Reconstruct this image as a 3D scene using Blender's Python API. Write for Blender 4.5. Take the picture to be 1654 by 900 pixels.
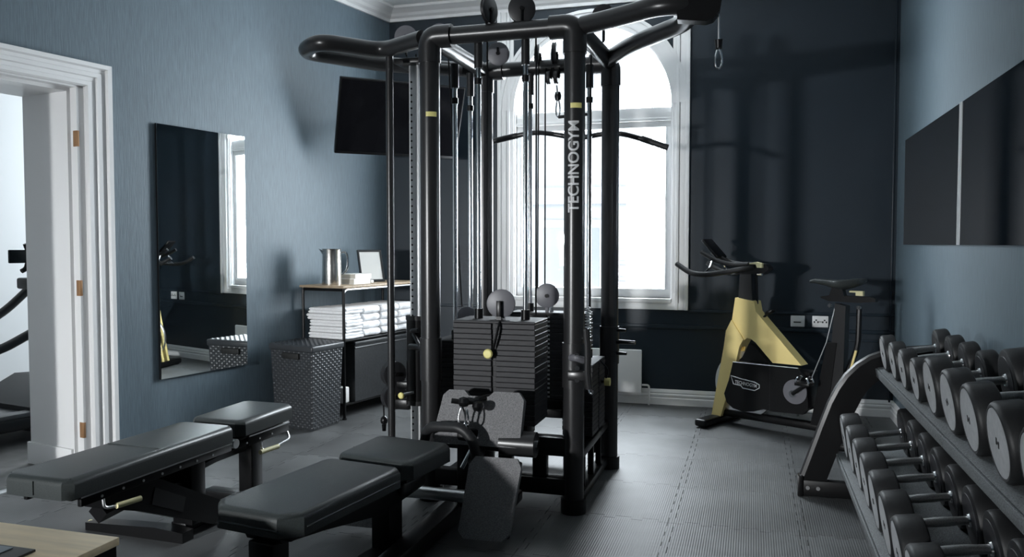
import bpy, bmesh, math, random
from mathutils import Vector, Matrix
random.seed(7)
PI = math.pi
for o in list(bpy.data.objects):
    bpy.data.objects.remove(o, do_unlink=True)
SC = bpy.context.scene
COL = SC.collection

# ------------------------------------------------------------------ camera
YAW = math.atan2(389.0, 1304.0); PIT = math.atan2(56.0, 1304.0)
cam = bpy.data.cameras.new('camera'); co = bpy.data.objects.new('camera', cam); COL.objects.link(co)
cam.sensor_width = 36.0; cam.lens = 36.0 * 1304.0 / 1654.0; cam.clip_start = 0.05
co.location = (0, 0, 1.3)
co.rotation_euler = (PI / 2 - PIT, 0, YAW)
SC.camera = co

# ------------------------------------------------------------------ world, lights, exposure
w = bpy.data.worlds.new('overcast_sky'); SC.world = w; w.use_nodes = True
bg = w.node_tree.nodes['Background']
bg.inputs[0].default_value = (0.86, 0.94, 1.0, 1); bg.inputs[1].default_value = 32.0
SC.view_settings.view_transform = 'Standard'; SC.view_settings.look = 'None'
SC.view_settings.gamma = 1.0; SC.view_settings.use_curve_mapping = False
SC.view_settings.exposure = 0.0

def area(name, loc, target, sx, sy, power, col=(1, 1, 1), portal=False):
    l = bpy.data.lights.new(name, 'AREA'); l.shape = 'RECTANGLE'; l.size = sx; l.size_y = sy
    l.energy = power; l.color = col
    if portal: l.cycles.is_portal = True
    o = bpy.data.objects.new(name, l); COL.objects.link(o); o.location = loc
    d = Vector(target) - Vector(loc)
    o.rotation_euler = d.to_track_quat('-Z', 'Y').to_euler()
    return o
# daylight entering through the arched window (sampling portal for the sky)
area('window_portal', (-1.285, 6.72, 1.97), (-1.285, 0, 1.97), 1.34, 2.3, 1, portal=True)
# daylight from the street window in the wall behind the camera
area('street_daylight', (-3.75, -3.55, 1.42), (-0.6, 6.0, 1.6), 0.28, 0.28, 480, (0.97, 0.99, 1.0))
# unseen fill light added to brighten the adjoining room
area('adjoining_fill', (-4.51, 7.1, 1.9), (-5.5, 3.4, 1.2), 1.2, 1.6, 120, (0.92, 0.97, 1.0))

# ------------------------------------------------------------------ materials
def newmat(name):
    m = bpy.data.materials.new(name); m.use_nodes = True
    return m, m.node_tree, m.node_tree.nodes['Principled BSDF']
def mat(name, col, rough=0.5, metal=0.0, noise=None, bump=0.0, spec=0.5, coat=0.0, sheen=0.0):
    """noise=(scale vec, amount): colour varies by amount; bump strength from the same noise"""
    m, nt, p = newmat(name)
    p.inputs['Base Color'].default_value = (*col, 1); p.inputs['Roughness'].default_value = rough
    p.inputs['Metallic'].default_value = metal; p.inputs['Specular IOR Level'].default_value = spec
    p.inputs['Coat Weight'].default_value = coat
    p.inputs['Sheen Weight'].default_value = sheen
    if noise:
        sc, amt = noise
        tc = nt.nodes.new('ShaderNodeTexCoord'); mp = nt.nodes.new('ShaderNodeMapping')
        mp.inputs['Scale'].default_value = sc
        nz = nt.nodes.new('ShaderNodeTexNoise'); nz.inputs['Scale'].default_value = 1.0; nz.inputs['Detail'].default_value = 4.0
        nt.links.new(tc.outputs['Object'], mp.inputs[0]); nt.links.new(mp.outputs[0], nz.inputs['Vector'])
        rp = nt.nodes.new('ShaderNodeValToRGB')
        rp.color_ramp.elements[0].position = 0.3; rp.color_ramp.elements[1].position = 0.7
        rp.color_ramp.elements[0].color = tuple(c * (1 - amt) for c in col) + (1,)
        rp.color_ramp.elements[1].color = tuple(min(1, c * (1 + amt)) for c in col) + (1,)
        nt.links.new(nz.outputs['Fac'], rp.inputs[0]); nt.links.new(rp.outputs[0], p.inputs['Base Color'])
        if bump:
            b = nt.nodes.new('ShaderNodeBump'); b.inputs['Strength'].default_value = bump; b.inputs['Distance'].default_value = 0.004
            nt.links.new(nz.outputs['Fac'], b.inputs['Height']); nt.links.new(b.outputs[0], p.inputs['Normal'])
    return m
M = {}
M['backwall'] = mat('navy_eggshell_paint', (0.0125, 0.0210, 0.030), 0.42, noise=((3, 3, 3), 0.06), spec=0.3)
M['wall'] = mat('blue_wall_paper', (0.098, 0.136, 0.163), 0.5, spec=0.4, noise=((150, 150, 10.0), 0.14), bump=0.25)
M['white'] = mat('white_gloss_paint', (0.74, 0.74, 0.74), 0.4)
M['ceil'] = mat('ceiling_paint', (0.78, 0.80, 0.80), 0.8)
M['pale'] = mat('pale_wall_paint', (0.72, 0.75, 0.77), 0.7)
M['subfloor'] = mat('black_underlay', (0.012, 0.012, 0.013), 0.8)
M['hallfloor'] = mat('grey_vinyl_floor', (0.13, 0.13, 0.13), 0.5, noise=((8, 8, 8), 0.25))
M['black'] = mat('black_powder_coat', (0.005, 0.005, 0.0055), 0.32, spec=0.28)
M['char'] = mat('charcoal_tube_paint', (0.018, 0.018, 0.019), 0.3)
M['chrome'] = mat('chrome', (0.82, 0.83, 0.85), 0.14, 1.0)
M['satin'] = mat('satin_steel', (0.72, 0.73, 0.74), 0.34, 1.0)
M['silver'] = mat('silver_paint', (0.66, 0.67, 0.68), 0.42, 0.35)
M['steel'] = mat('brushed_steel', (0.62, 0.6, 0.57), 0.24, 1.0, noise=((6, 6, 200), 0.12))
M['vinyl'] = mat('black_vinyl', (0.026, 0.031, 0.031), 0.4, noise=((260, 260, 260), 0.25), bump=0.14)
M['plate'] = mat('grey_weight_plate', (0.030, 0.030, 0.033), 0.5, noise=((30, 30, 120), 0.15), spec=0.2)
M['pulley'] = mat('grey_pulley_plastic', (0.13, 0.13, 0.145), 0.42)
M['darkpulley'] = mat('dark_pulley_plastic', (0.014, 0.014, 0.016), 0.42)
M['pad'] = mat('grey_grip_tread', (0.15, 0.15, 0.155), 0.75, noise=((220, 220, 220), 0.4), bump=0.5)
M['rubber'] = mat('black_rubber', (0.013, 0.0135, 0.0145), 0.5, noise=((180, 180, 180), 0.15), bump=0.05, spec=0.4)
M['disc'] = mat('grey_dumbbell_disc', (0.33, 0.34, 0.35), 0.42, noise=((60, 60, 60), 0.12))
M['handle'] = mat('knurled_steel', (0.42, 0.42, 0.42), 0.36, 1.0, noise=((400, 400, 400), 0.3), bump=0.3)
M['liner'] = mat('speckled_shelf_liner', (0.11, 0.12, 0.125), 0.6, noise=((240, 240, 240), 0.7), bump=0.2)
M['yellow'] = mat('mustard_yellow_paint', (0.92, 0.73, 0.30), 0.42)
M['cream'] = mat('cream_plastic', (0.72, 0.66, 0.38), 0.5)
M['label'] = mat('yellow_label', (0.75, 0.68, 0.25), 0.5)
M['print'] = mat('silver_print', (0.62, 0.63, 0.64), 0.5)
M['towel'] = mat('white_towelling', (0.88, 0.88, 0.89), 0.9, noise=((120, 120, 120), 0.06), bump=0.5)
M['wood'] = mat('light_oak_board', (0.36, 0.27, 0.18), 0.5, noise=((4, 60, 60), 0.25))
M['ply'] = mat('birch_plywood', (0.78, 0.62, 0.40), 0.5, noise=((3, 26, 40), 0.14))
M['rattan'] = mat('charcoal_rattan', (0.032, 0.035, 0.039), 0.36)
M['leather'] = mat('black_leatherette', (0.02, 0.022, 0.024), 0.42, noise=((60, 60, 60), 0.25), bump=0.2)
M['paper'] = mat('white_paper', (0.72, 0.71, 0.68), 0.7)
M['bookcloth'] = mat('beige_book_cloth', (0.55, 0.52, 0.46), 0.7)
M['screen'] = mat('black_glass_screen', (0.004, 0.004, 0.005), 0.09, spec=0.3)
M['mirror'] = mat('mirror_glass', (0.86, 0.9, 0.9), 0.01, 1.0)
M['darkmirror'] = mat('dimmed_mirror_glass', (0.45, 0.47, 0.49), 0.015, 1.0)  # mirror tint darkened to dim the reflection of the back wall
M['brass'] = mat('brass_hinge', (0.36, 0.20, 0.10), 0.45, 0.5)
M['facade'] = mat('grey_render_facade', (0.040, 0.0425, 0.045), 0.8)
M['brick'] = mat('pale_red_brick', (0.034, 0.026, 0.0255), 0.8)
M['farglass'] = mat('far_window_glass', (0.014, 0.016, 0.017), 0.25)
M['greypanel'] = mat('blue_grey_panel', (0.16, 0.19, 0.21), 0.4)
M['belt'] = mat('treadmill_belt', (0.11, 0.115, 0.12), 0.55)
M['dark'] = mat('dark_recess', (0.006, 0.006, 0.006), 0.7)
def glass_mat():
    m, nt, p = newmat('window_glass'); nt.nodes.remove(p)
    out = nt.nodes['Material Output']; t = nt.nodes.new('ShaderNodeBsdfTransparent'); g = nt.nodes.new('ShaderNodeBsdfGlossy')
    g.inputs['Roughness'].default_value = 0.02;     mx = nt.nodes.new('ShaderNodeMixShader'); mx.inputs[0].default_value = 0.05; nt.links.new(t.outputs[0], mx.inputs[1])
    nt.links.new(g.outputs[0], mx.inputs[2]); nt.links.new(mx.outputs[0], out.inputs[0]); return m
M['glass'] = glass_mat()
def tile_mat():
    m, nt, p = newmat('ribbed_rubber_tile')
    geo = nt.nodes.new('ShaderNodeNewGeometry')
    n1 = nt.nodes.new('ShaderNodeTexNoise'); n1.inputs['Scale'].default_value = 2.2; n1.inputs['Detail'].default_value = 5
    nt.links.new(geo.outputs['Position'], n1.inputs['Vector'])
    r1 = nt.nodes.new('ShaderNodeValToRGB'); r1.color_ramp.elements[0].position = 0.35; r1.color_ramp.elements[1].position = 0.68
    r1.color_ramp.elements[0].color = (0.055, 0.057, 0.058, 1); r1.color_ramp.elements[1].color = (0.105, 0.109, 0.11, 1)
    nt.links.new(n1.outputs['Fac'], r1.inputs[0]); oi = nt.nodes.new('ShaderNodeObjectInfo'); mr = nt.nodes.new('ShaderNodeMapRange'); mr.inputs['To Min'].default_value = 0.8; mr.inputs['To Max'].default_value = 1.25
    nt.links.new(oi.outputs['Random'], mr.inputs['Value'])
    vm = nt.nodes.new('ShaderNodeVectorMath'); vm.operation = 'SCALE'; nt.links.new(r1.outputs[0], vm.inputs[0]); nt.links.new(mr.outputs[0], vm.inputs['Scale'])
    nt.links.new(vm.outputs[0], p.inputs['Base Color'])
    wv = nt.nodes.new('ShaderNodeTexWave'); wv.wave_type = 'BANDS'; wv.bands_direction = 'X'
    wv.inputs['Scale'].default_value = 30.0; wv.inputs['Distortion'].default_value = 0.0
    nt.links.new(geo.outputs['Position'], wv.inputs['Vector'])
    b = nt.nodes.new('ShaderNodeBump'); b.inputs['Strength'].default_value = 0.3; b.inputs['Distance'].default_value = 0.0015
    nt.links.new(wv.outputs['Fac'], b.inputs['Height']); nt.links.new(b.outputs[0], p.inputs['Normal'])
    p.inputs['Roughness'].default_value = 0.5
    return m
M['tile'] = tile_mat()

# ------------------------------------------------------------------ geometry helpers
def V(*a): return Vector(a)
OFF = {}
class MB:
    def __init__(s): s.v = []; s.f = []
    def add(s, vs, fs, X=None):
        n = len(s.v)
        s.v += [tuple(X @ Vector(p)) if X is not None else tuple(p) for p in vs]
        s.f += [tuple(i + n for i in f) for f in fs]; return s
    def box(s, c, d, bev=0.0, seg=2, X=None):
        hx, hy, hz = d[0] / 2, d[1] / 2, d[2] / 2
        if bev <= 0:
            vs = [(c[0] + i * hx, c[1] + j * hy, c[2] + k * hz) for i in (-1, 1) for j in (-1, 1) for k in (-1, 1)]
            fs = [(0, 1, 3, 2), (4, 6, 7, 5), (0, 4, 5, 1), (2, 3, 7, 6), (0, 2, 6, 4), (1, 5, 7, 3)]
            return s.add(vs, fs, X)
        bm = bmesh.new(); bmesh.ops.create_cube(bm, size=1.0)
        for v in bm.verts: v.co = Vector((c[0] + v.co.x * d[0], c[1] + v.co.y * d[1], c[2] + v.co.z * d[2]))
        bmesh.ops.bevel(bm, geom=bm.edges[:], offset=min(bev, min(d) * 0.49), segments=seg, profile=0.5, affect='EDGES')
        bm.verts.index_update()
        vs = [v.co.copy() for v in bm.verts]; fs = [[v.index for v in f.verts] for f in bm.faces]; bm.free()
        return s.add(vs, fs, X)
    def span(s, a, b, bev=0.0, seg=2, X=None):
        return s.box([(a[i] + b[i]) / 2 for i in range(3)], [abs(b[i] - a[i]) for i in range(3)], bev, seg, X)
    def cyl(s, p0, p1, r, r2=None, n=20, X=None):
        p0, p1 = Vector(p0), Vector(p1); r2 = r if r2 is None else r2
        z = (p1 - p0).normalized(); a = Vector((1, 0, 0)) if abs(z.x) < 0.9 else Vector((0, 1, 0))
        x = z.cross(a).normalized(); y = z.cross(x); vs = []
        for p, rr in ((p0, r), (p1, r2)):
            for i in range(n):
                t = 2 * PI * i / n; vs.append(p + x * math.cos(t) * rr + y * math.sin(t) * rr)
        fs = [(i, (i + 1) % n, n + (i + 1) % n, n + i) for i in range(n)]
        fs += [tuple(reversed(range(n))), tuple(range(n, 2 * n))]
        return s.add(vs, fs, X)
    def tube(s, pts, r, n=12, fil=0.0, fn=6, X=None, closed=False):
        pts = [Vector(p) for p in pts]
        if fil > 0:
            q = [pts[0]]
            for i in range(1, len(pts) - 1):
                a, b, c = pts[i - 1], pts[i], pts[i + 1]
                l = min(fil, (a - b).length * 0.48, (c - b).length * 0.48)
                s0 = b + (a - b).normalized() * l; s1 = b + (c - b).normalized() * l
                for k in range(fn + 1):
                    t = k / fn; q.append(s0 * (1 - t) ** 2 + b * 2 * t * (1 - t) + s1 * t * t)
            q.append(pts[-1]); pts = q
        N = len(pts); vs = []; T = []
        for i in range(N):
            if closed: t = pts[(i + 1) % N] - pts[i - 1]
            else: t = pts[min(i + 1, N - 1)] - pts[max(i - 1, 0)]
            T.append(t.normalized())
        a = Vector((0, 0, 1)) if abs(T[0].z) < 0.9 else Vector((1, 0, 0))
        u = T[0].cross(a).normalized()
        for i in range(N):
            u = (u - T[i] * u.dot(T[i])).normalized(); w_ = T[i].cross(u)
            rr = r[i] if isinstance(r, (list, tuple)) else r
            for k in range(n):
                t = 2 * PI * k / n; vs.append(pts[i] + u * math.cos(t) * rr + w_ * math.sin(t) * rr)
        fs = []
        for i in range(N if closed else N - 1):
            j = (i + 1) % N
            for k in range(n): fs.append((i * n + k, i * n + (k + 1) % n, j * n + (k + 1) % n, j * n + k))
        if not closed: fs += [tuple(reversed(range(n))), tuple(range((N - 1) * n, N * n))]
        return s.add(vs, fs, X)
    def lathe(s, prof, n=28, X=None):
        """prof [(r, z)] about z, ends on the axis get closed"""
        vs = []; fs = []
        for r, z in prof:
            for k in range(n):
                t = 2 * PI * k / n; vs.append((r * math.cos(t), r * math.sin(t), z))
        for i in range(len(prof) - 1):
            for k in range(n): fs.append((i * n + k, i * n + (k + 1) % n, (i + 1) * n + (k + 1) % n, (i + 1) * n + k))
        fs += [tuple(reversed(range(n))), tuple(range((len(prof) - 1) * n, len(prof) * n))]
        return s.add(vs, fs, X)
    def prism(s, poly, z0, z1, X=None):
        n = len(poly)
        vs = [(x, y, z0) for x, y in poly] + [(x, y, z1) for x, y in poly]
        fs = [tuple(reversed(range(n))), tuple(range(n, 2 * n))] + [(i, (i + 1) % n, n + (i + 1) % n, n + i) for i in range(n)]
        return s.add(vs, fs, X)
    def mesh(s, name, m, off=None, angle=35):
        me = bpy.data.meshes.new(name)
        o = off or Vector((0, 0, 0))
        me.from_pydata([(p[0] - o[0], p[1] - o[1], p[2] - o[2]) for p in s.v], [], s.f)
        bm = bmesh.new(); bm.from_mesh(me); bmesh.ops.recalc_face_normals(bm, faces=bm.faces); bm.to_mesh(me); bm.free()
        me.polygons.foreach_set('use_smooth', [True] * len(me.polygons)); me.set_sharp_from_angle(angle=math.radians(angle))
        me.materials.append(M[m]); return me
    def build(s, name, m, parent=None, label=None, angle=35):
        off = OFF.get(parent.name) if parent else None
        o = bpy.data.objects.new(name, s.mesh(name, m, off, angle)); COL.objects.link(o)
        if parent: o.parent = parent; OFF[o.name] = off
        if label: o['label'] = label
        return o
def tag(o, label, cat, group=None):
    o['label'] = label; o['category'] = cat
    if group: o['group'] = group
    return o
def thing(name, label, cat, loc=(0, 0, 0), group=None):
    o = bpy.data.objects.new(name, None); COL.objects.link(o); o.location = loc; o.empty_display_size = 0.1
    OFF[o.name] = Vector(loc); return tag(o, label, cat, group)
def struct(o): o['kind'] = 'structure'; return o
def sroot(name, loc=(0, 0, 0)):
    o = bpy.data.objects.new(name, None); COL.objects.link(o); o.location = loc; OFF[o.name] = Vector(loc); return struct(o)
def axes(o, x, y, z=None):
    """matrix with origin o and the given axes"""
    x = Vector(x).normalized(); y = Vector(y).normalized(); z = x.cross(y).normalized() if z is None else Vector(z)
    m = Matrix.Identity(4)
    for i, a in enumerate((x, y, z)):
        for k in range(3): m[k][i] = a[k]
    m.translation = Vector(o); return m
def wtext(txt, size):
    cu = bpy.data.curves.new('txt', 'FONT'); cu.body = txt; cu.size = size; cu.align_x = 'CENTER'; cu.align_y = 'CENTER'
    cu.fill_mode = 'FRONT'; cu.extrude = 0; cu.offset = size * 0.018
    ob = bpy.data.objects.new('txt', cu); COL.objects.link(ob); bpy.context.view_layer.update()
    me = bpy.data.meshes.new_from_object(ob.evaluated_get(bpy.context.evaluated_depsgraph_get()))
    bm = bmesh.new(); bm.from_mesh(me)
    for k in range(-6, 7):
        bmesh.ops.bisect_plane(bm, geom=bm.verts[:] + bm.edges[:] + bm.faces[:], plane_co=(0, k * size * 0.08, 0), plane_no=(0, 1, 0))
    bm.verts.index_update(); vs = [v.co.copy() for v in bm.verts]; fs = [tuple(v.index for v in f.verts) for f in bm.faces]; bm.free()
    bpy.data.objects.remove(ob, do_unlink=True); bpy.data.meshes.remove(me); bpy.data.curves.remove(cu)
    return vs, fs

# ================================================================== THE SETTING
YB = 6.576; XR = 1.02; ZC = 3.35
LA = math.radians(10.7); LD = V(math.sin(LA), math.cos(LA), 0); LN = V(math.cos(LA), -math.sin(LA), 0)
P0 = V(-3.086, YB, 0)
def LW(s, t=0, z=0): return P0 + LD * s + LN * t + V(0, 0, z)        # along the left wall, out from it, up
LX = axes(P0, LD, LN, V(0, 0, 1))                                     # left-handed, only for boxes and tubes

# floor with its interlocking rubber tiles
fl = struct(MB().span((-4.6, -3.0, -0.12), (XR + 0.1, YB + 0.1, -0.014)).build('floor', 'subfloor'))
T = 0.58; nt_ = 9; am = 0.015
def edge(n):
    pts = []
    for i in range(n):
        a, b = i / n, (i + 1) / n; sg = am if i % 2 else -am; e = 0.10 / n
        pts += [(a + (e if i % 2 == 0 else -e * 0.6) if i else a, sg if i else -am), (b - (e if i % 2 == 0 else -e * 0.6) if i < n - 1 else b, sg if i < n - 1 else -am)]
    return pts
def tile_poly():
    E_ = edge(nt_); g = 0.0014
    bot = [(x * T, y) for x, y in E_]; rt = [(T + y, x * T) for x, y in E_]
    top = [(x * T, T + y) for x, y in reversed(E_)]; lf = [(y, x * T) for x, y in reversed(E_)]
    poly = [(-am, -am)] + bot[1:-1] + [(T - am, -am)] + rt[1:-1] + [(T - am, T - am)] + top[1:-1] + [(-am, T - am)] + lf[1:-1]
    c = T / 2
    return [(c + (x - c) * (1 - 2 * g / T), c + (y - c) * (1 - 2 * g / T)) for x, y in poly]
tm = MB().prism(tile_poly(), -0.014, 0.0).mesh('rubber_tile', 'tile')
for i in range(-7, 3):
    for j in range(-4, 5):
        x0, y0 = -0.35 + i * T, 3.78 + j * T
        wl = P0.x + (y0 + T - YB) * math.tan(LA)
        if x0 + T < wl - 0.15 or x0 > XR or y0 > YB: continue
        o = bpy.data.objects.new('rubber_tile', tm); COL.objects.link(o); o.parent = fl
        o.location = (x0, y0, 0)
struct(MB().span((-8.2, -1.0, -0.12), (-4.6, YB + 1.6, -0.012)).build('floor_adjoining', 'hallfloor'))
hf = MB(); hf.prism([(p.x, p.y) for p in (LW(-6, -0.02), LW(1.0, -0.02), LW(1.0, -2.0), LW(-6, -2.0))], -0.012, -0.002)
struct(hf.build('floor_landing', 'hallfloor'))
struct(MB().span((-8.4, -3.4, ZC), (XR + 0.4, YB + 0.15, ZC + 0.1)).build('ceiling', 'ceil'))
struct(MB().span((-8.4, YB + 0.15, ZC), (-3.0, YB + 1.6, ZC + 0.1)).build('ceiling_adjoining', 'ceil'))

# back wall with the arched opening
WX, WR, WZ0, WZS = -1.285, 0.66, 0.86, 2.42
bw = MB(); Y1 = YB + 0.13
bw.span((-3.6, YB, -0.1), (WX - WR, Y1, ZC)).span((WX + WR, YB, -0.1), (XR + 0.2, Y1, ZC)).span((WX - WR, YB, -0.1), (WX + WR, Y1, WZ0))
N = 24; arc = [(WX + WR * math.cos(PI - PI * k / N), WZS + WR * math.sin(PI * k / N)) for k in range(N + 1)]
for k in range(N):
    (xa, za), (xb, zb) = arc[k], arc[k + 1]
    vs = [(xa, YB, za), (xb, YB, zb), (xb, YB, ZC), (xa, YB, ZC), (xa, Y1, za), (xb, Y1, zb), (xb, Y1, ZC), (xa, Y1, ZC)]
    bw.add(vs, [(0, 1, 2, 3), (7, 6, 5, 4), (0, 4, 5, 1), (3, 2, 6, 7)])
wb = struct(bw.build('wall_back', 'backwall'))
# painted dado mouldings on the back wall
for z, h, d in ((0.765, 0.022, 0.012), (0.635, 0.03, 0.018)):
    for xa, xb in ((-3.05, WX - 0.80), (WX + 0.80 if z > 0.7 else WX - 0.80, XR)):
        if z < 0.7 and xa < -2.5: continue
        MB().span((xa, YB - d, z - h / 2), (xb, YB + 0.01, z + h / 2), 0.006).build('dado_moulding', 'backwall', wb)
MB().span((0.985, YB - 0.012, 0.1), (1.0, YB + 0.01, 3.2), 0.004).build('panel_moulding', 'backwall', wb)
MB().span((0.98, YB - 0.010, 0.56), (0.60, YB + 0.01, 0.575), 0.004).build('panel_moulding', 'backwall', wb)

def skirting(name, a, b, nrm, h=0.125, d=0.022):
    a, b, nrm = Vector(a), Vector(b), Vector(nrm)
    prof = [(0, 0), (d, 0), (d, h * 0.42), (d * 0.72, h * 0.48), (d * 0.9, h * 0.56), (d * 0.9, h * 0.66), (d * 0.55, h * 0.72), (d * 0.7, h * 0.8), (d * 0.35, h), (0, h)]
    mb = MB(); n = len(prof)
    vs = [tuple(p + nrm * q[0] + V(0, 0, q[1])) for p in (a, b) for q in prof]
    mb.add(vs, [tuple(range(n)), tuple(range(n, 2 * n))] + [(i, (i + 1) % n, n + (i + 1) % n, n + i) for i in range(n)])
    return struct(mb.build(name, 'white', angle=20))
skirting('baseboard_back', (-3.05, YB, 0), (XR, YB, 0), (0, -1, 0))
skirting('baseboard_right', (XR, 0, 0), (XR, YB, 0), (-1, 0, 0))
skirting('baseboard_left', LW(-2.75), LW(0), LN)

# left wall with the doorway
OS, OZ = -2.95, 2.19; OS2 = -3.95; TK = 0.45
lw = MB()
for a, b, z0, z1 in ((OS, 0.6, -0.1, ZC), (OS2, OS, OZ, ZC), (-10.0, OS2, -0.1, ZC)):
    lw.span((a, -TK, z0), (b, 0, z1), X=LX)
wl_ = struct(lw.build('wall_left', 'wall'))
# door lining, casing, hinges
dr = sroot('door_1', tuple(LW(OS)))
ln = MB().span((OS - 0.035, -TK - 0.005, 0), (OS + 0.001, -0.05, OZ), X=LX)
ln.span((OS2 - 0.001, -TK - 0.005, 0), (OS2 + 0.035, -0.05, OZ), X=LX); ln.span((OS2, -TK - 0.005, OZ - 0.035), (OS, -0.05, OZ + 0.001), X=LX)
ln.build('door_lining', 'white', dr)
st = MB().span((OS - 0.015, -0.05, 0), (OS + 0.03, 0.004, OZ - 0.005), X=LX); st.span((OS2 + 0.02, -0.05, OZ - 0.015), (OS + 0.03, 0.004, OZ + 0.03), X=LX)
st.build('door_stop', 'white', dr)
def casing_profile():
    return [(0.0, 0.0), (0.0, 0.018), (0.012, 0.03), (0.04, 0.03), (0.046, 0.02), (0.075, 0.024), (0.082, 0.034), (0.112, 0.036), (0.118, 0.026), (0.145, 0.03), (0.155, 0.048), (0.185, 0.05), (0.19, 0.042), (0.19, 0.0)]
cs = MB()
# vertical casing (profile runs outwards from the opening), mitred with the head
pr = [(u * 0.8, t) for u, t in casing_profile()]
n = len(pr); s0 = OS + 0.03 - 0.0
vs = [tuple(LW(s0 + u, t, 0)) for u, t in pr] + [tuple(LW(s0 + u, t, OZ - 0.005 + u * 0.9)) for u, t in pr]
cs.add(vs, [tuple(range(n)), tuple(range(n, 2 * n))] + [(i, (i + 1) % n, n + (i + 1) % n, n + i) for i in range(n)])
vs = [tuple(LW(s0 + u, t, OZ - 0.005 + u * 0.9)) for u, t in pr] + [tuple(LW(OS2 - 0.1, t, OZ - 0.005 + u * 0.9)) for u, t in pr]
cs.add(vs, [tuple(range(n)), tuple(range(n, 2 * n))] + [(i, (i + 1) % n, n + (i + 1) % n, n + i) for i in range(n)])
cs.build('door_casing', 'white', dr, angle=20)
for z in (1.89, 1.05, 0.24):
    MB().span((OS - 0.017, -0.03, z - 0.045), (OS - 0.001, 0.0055, z + 0.045), 0.003, X=LX).build('hinge', 'brass', dr)
MB().span((OS - 0.05, -TK - 0.02, 0), (OS - 0.034, -0.06, 0.13), 0.004, X=LX).build('plinth_block', 'white', dr)
struct(MB().span((OS2, -0.06, -0.004), (OS, 0.0, 0.006), 0.002, X=LX).build('trim_1', 'satin'))
# adjoining room walls
struct(MB().span((-8.0, -2.75, -0.1), (2.0, -2.62, ZC), X=LX).build('wall_adjoining', 'pale'))
struct(MB().span((0.5, -2.8, -0.1), (0.6, -TK + 0.1, ZC), X=LX).build('wall_adjoining_far', 'pale'))
struct(MB().span((-6.6, -2.8, -0.1), (-6.5, -TK + 0.1, ZC), X=LX).build('wall_adjoining_near', 'pale'))

# right wall, front wall with the unseen street window opening, cut to crop its light beam
struct(MB().span((XR, -3.1, -0.1), (XR + 0.2, YB + 0.13, ZC)).build('wall_right', 'wall'))
fw = MB(); fx0, fx1, fz0, fz1 = -3.82, -3.30, 0.85, 1.50
fw.span((-8.2, -3.1, -0.1), (fx0, -2.95, ZC)).span((fx1, -3.1, -0.1), (XR + 0.2, -2.95, ZC)).span((fx0, -3.1, fz1), (fx1, -2.95, ZC)).span((fx0, -3.1, -0.1), (fx1, -2.95, fz0))
struct(fw.build('wall_front', 'wall'))

# cornices
def cornice(name, a, b, nrm):
    a, b, nrm = Vector(a), Vector(b), Vector(nrm)
    prof = [(0, 3.24), (0.018, 3.24), (0.02, 3.265), (0.045, 3.28), (0.06, 3.30), (0.10, 3.325), (0.115, 3.33), (0.12, 3.352), (0, 3.352)]
    n = len(prof); vs = [tuple(p + nrm * q[0] + V(0, 0, q[1])) for p in (a, b) for q in prof]
    struct(MB().add(vs, [tuple(range(n)), tuple(range(n, 2 * n))] + [(i, (i + 1) % n, n + (i + 1) % n, n + i) for i in range(n)]).build(name, 'white', angle=20))
cornice('trim_2', (-3.3, YB, 0), (XR, YB, 0), (0, -1, 0))
cornice('trim_3', LW(-10.0), LW(0.05), LN)
cornice('trim_4', (XR, -2.9, 0), (XR, YB, 0), (-1, 0, 0))

# arched window
wn = sroot('window_1', (WX, YB, WZ0))
for sx in (-1, 1):
    mb = MB()
    for u0, u1, d in ((0.66, 0.69, 0.012), (0.69, 0.715, 0.03), (0.72, 0.765, 0.024), (0.765, 0.795, 0.042)):
        mb.span((WX + sx * u0, YB - d, 0.77), (WX + sx * u1, YB + 0.01, 3.24), 0.003)
    mb.build('pilaster_casing', 'white', wn)
am_ = MB()
for r0, r1, d in ((0.655, 0.69, 0.02), (0.69, 0.76, 0.028), (0.76, 0.785, 0.04)):
    A = [(r * math.cos(PI * k / N), r * math.sin(PI * k / N)) for r in (r0, r1) for k in range(N + 1)]
    for k in range(N):
        q = [A[k], A[k + 1], A[N + 1 + k + 1], A[N + 1 + k]]
        vs = [(WX + x, YB - d, WZS + z) for x, z in q] + [(WX + x, YB + 0.005, WZS + z) for x, z in q]
        am_.add(vs, [(0, 1, 2, 3), (0, 4, 5, 1), (2, 6, 7, 3)])
am_.build('arch_architrave', 'white', wn)
rv = MB()      # white lining of the opening
rv.span((WX - WR, YB, WZ0), (WX - WR + 0.012, Y1, WZS)).span((WX + WR - 0.012, YB, WZ0), (WX + WR, Y1, WZS))
for k in range(N):
    a0, a1 = PI * k / N, PI * (k + 1) / N
    q = [(WX + r * math.cos(a), WZS + r * math.sin(a)) for r, a in ((WR, a0), (WR, a1), (WR - 0.012, a1), (WR - 0.012, a0))]
    rv.add([(x, YB, z) for x, z in q] + [(x, Y1, z) for x, z in q], [(0, 1, 2, 3), (7, 6, 5, 4), (3, 2, 6, 7)])
rv.build('reveal_lining', 'white', wn)
MB().span((WX - 0.66, YB - 0.03, WZ0 - 0.035), (WX + 0.66, YB + 0.06, WZ0), 0.006).build('window_board', 'white', wn)
MB().span((WX - 0.795, YB - 0.02, 0.77), (WX + 0.795, YB + 0.01, WZ0 - 0.035), 0.004).build('sill_apron', 'white', wn)
YG = YB + 0.07
MB().span((WX - WR + 0.012, YG - 0.05, 2.29), (WX + WR - 0.012, YG + 0.05, 2.315), 0.004).span((WX - WR + 0.012, YG - 0.035, 2.315), (WX + WR - 0.012, YG + 0.04, 2.40), 0.006).build('transom', 'white', wn)
sf = MB()
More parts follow.
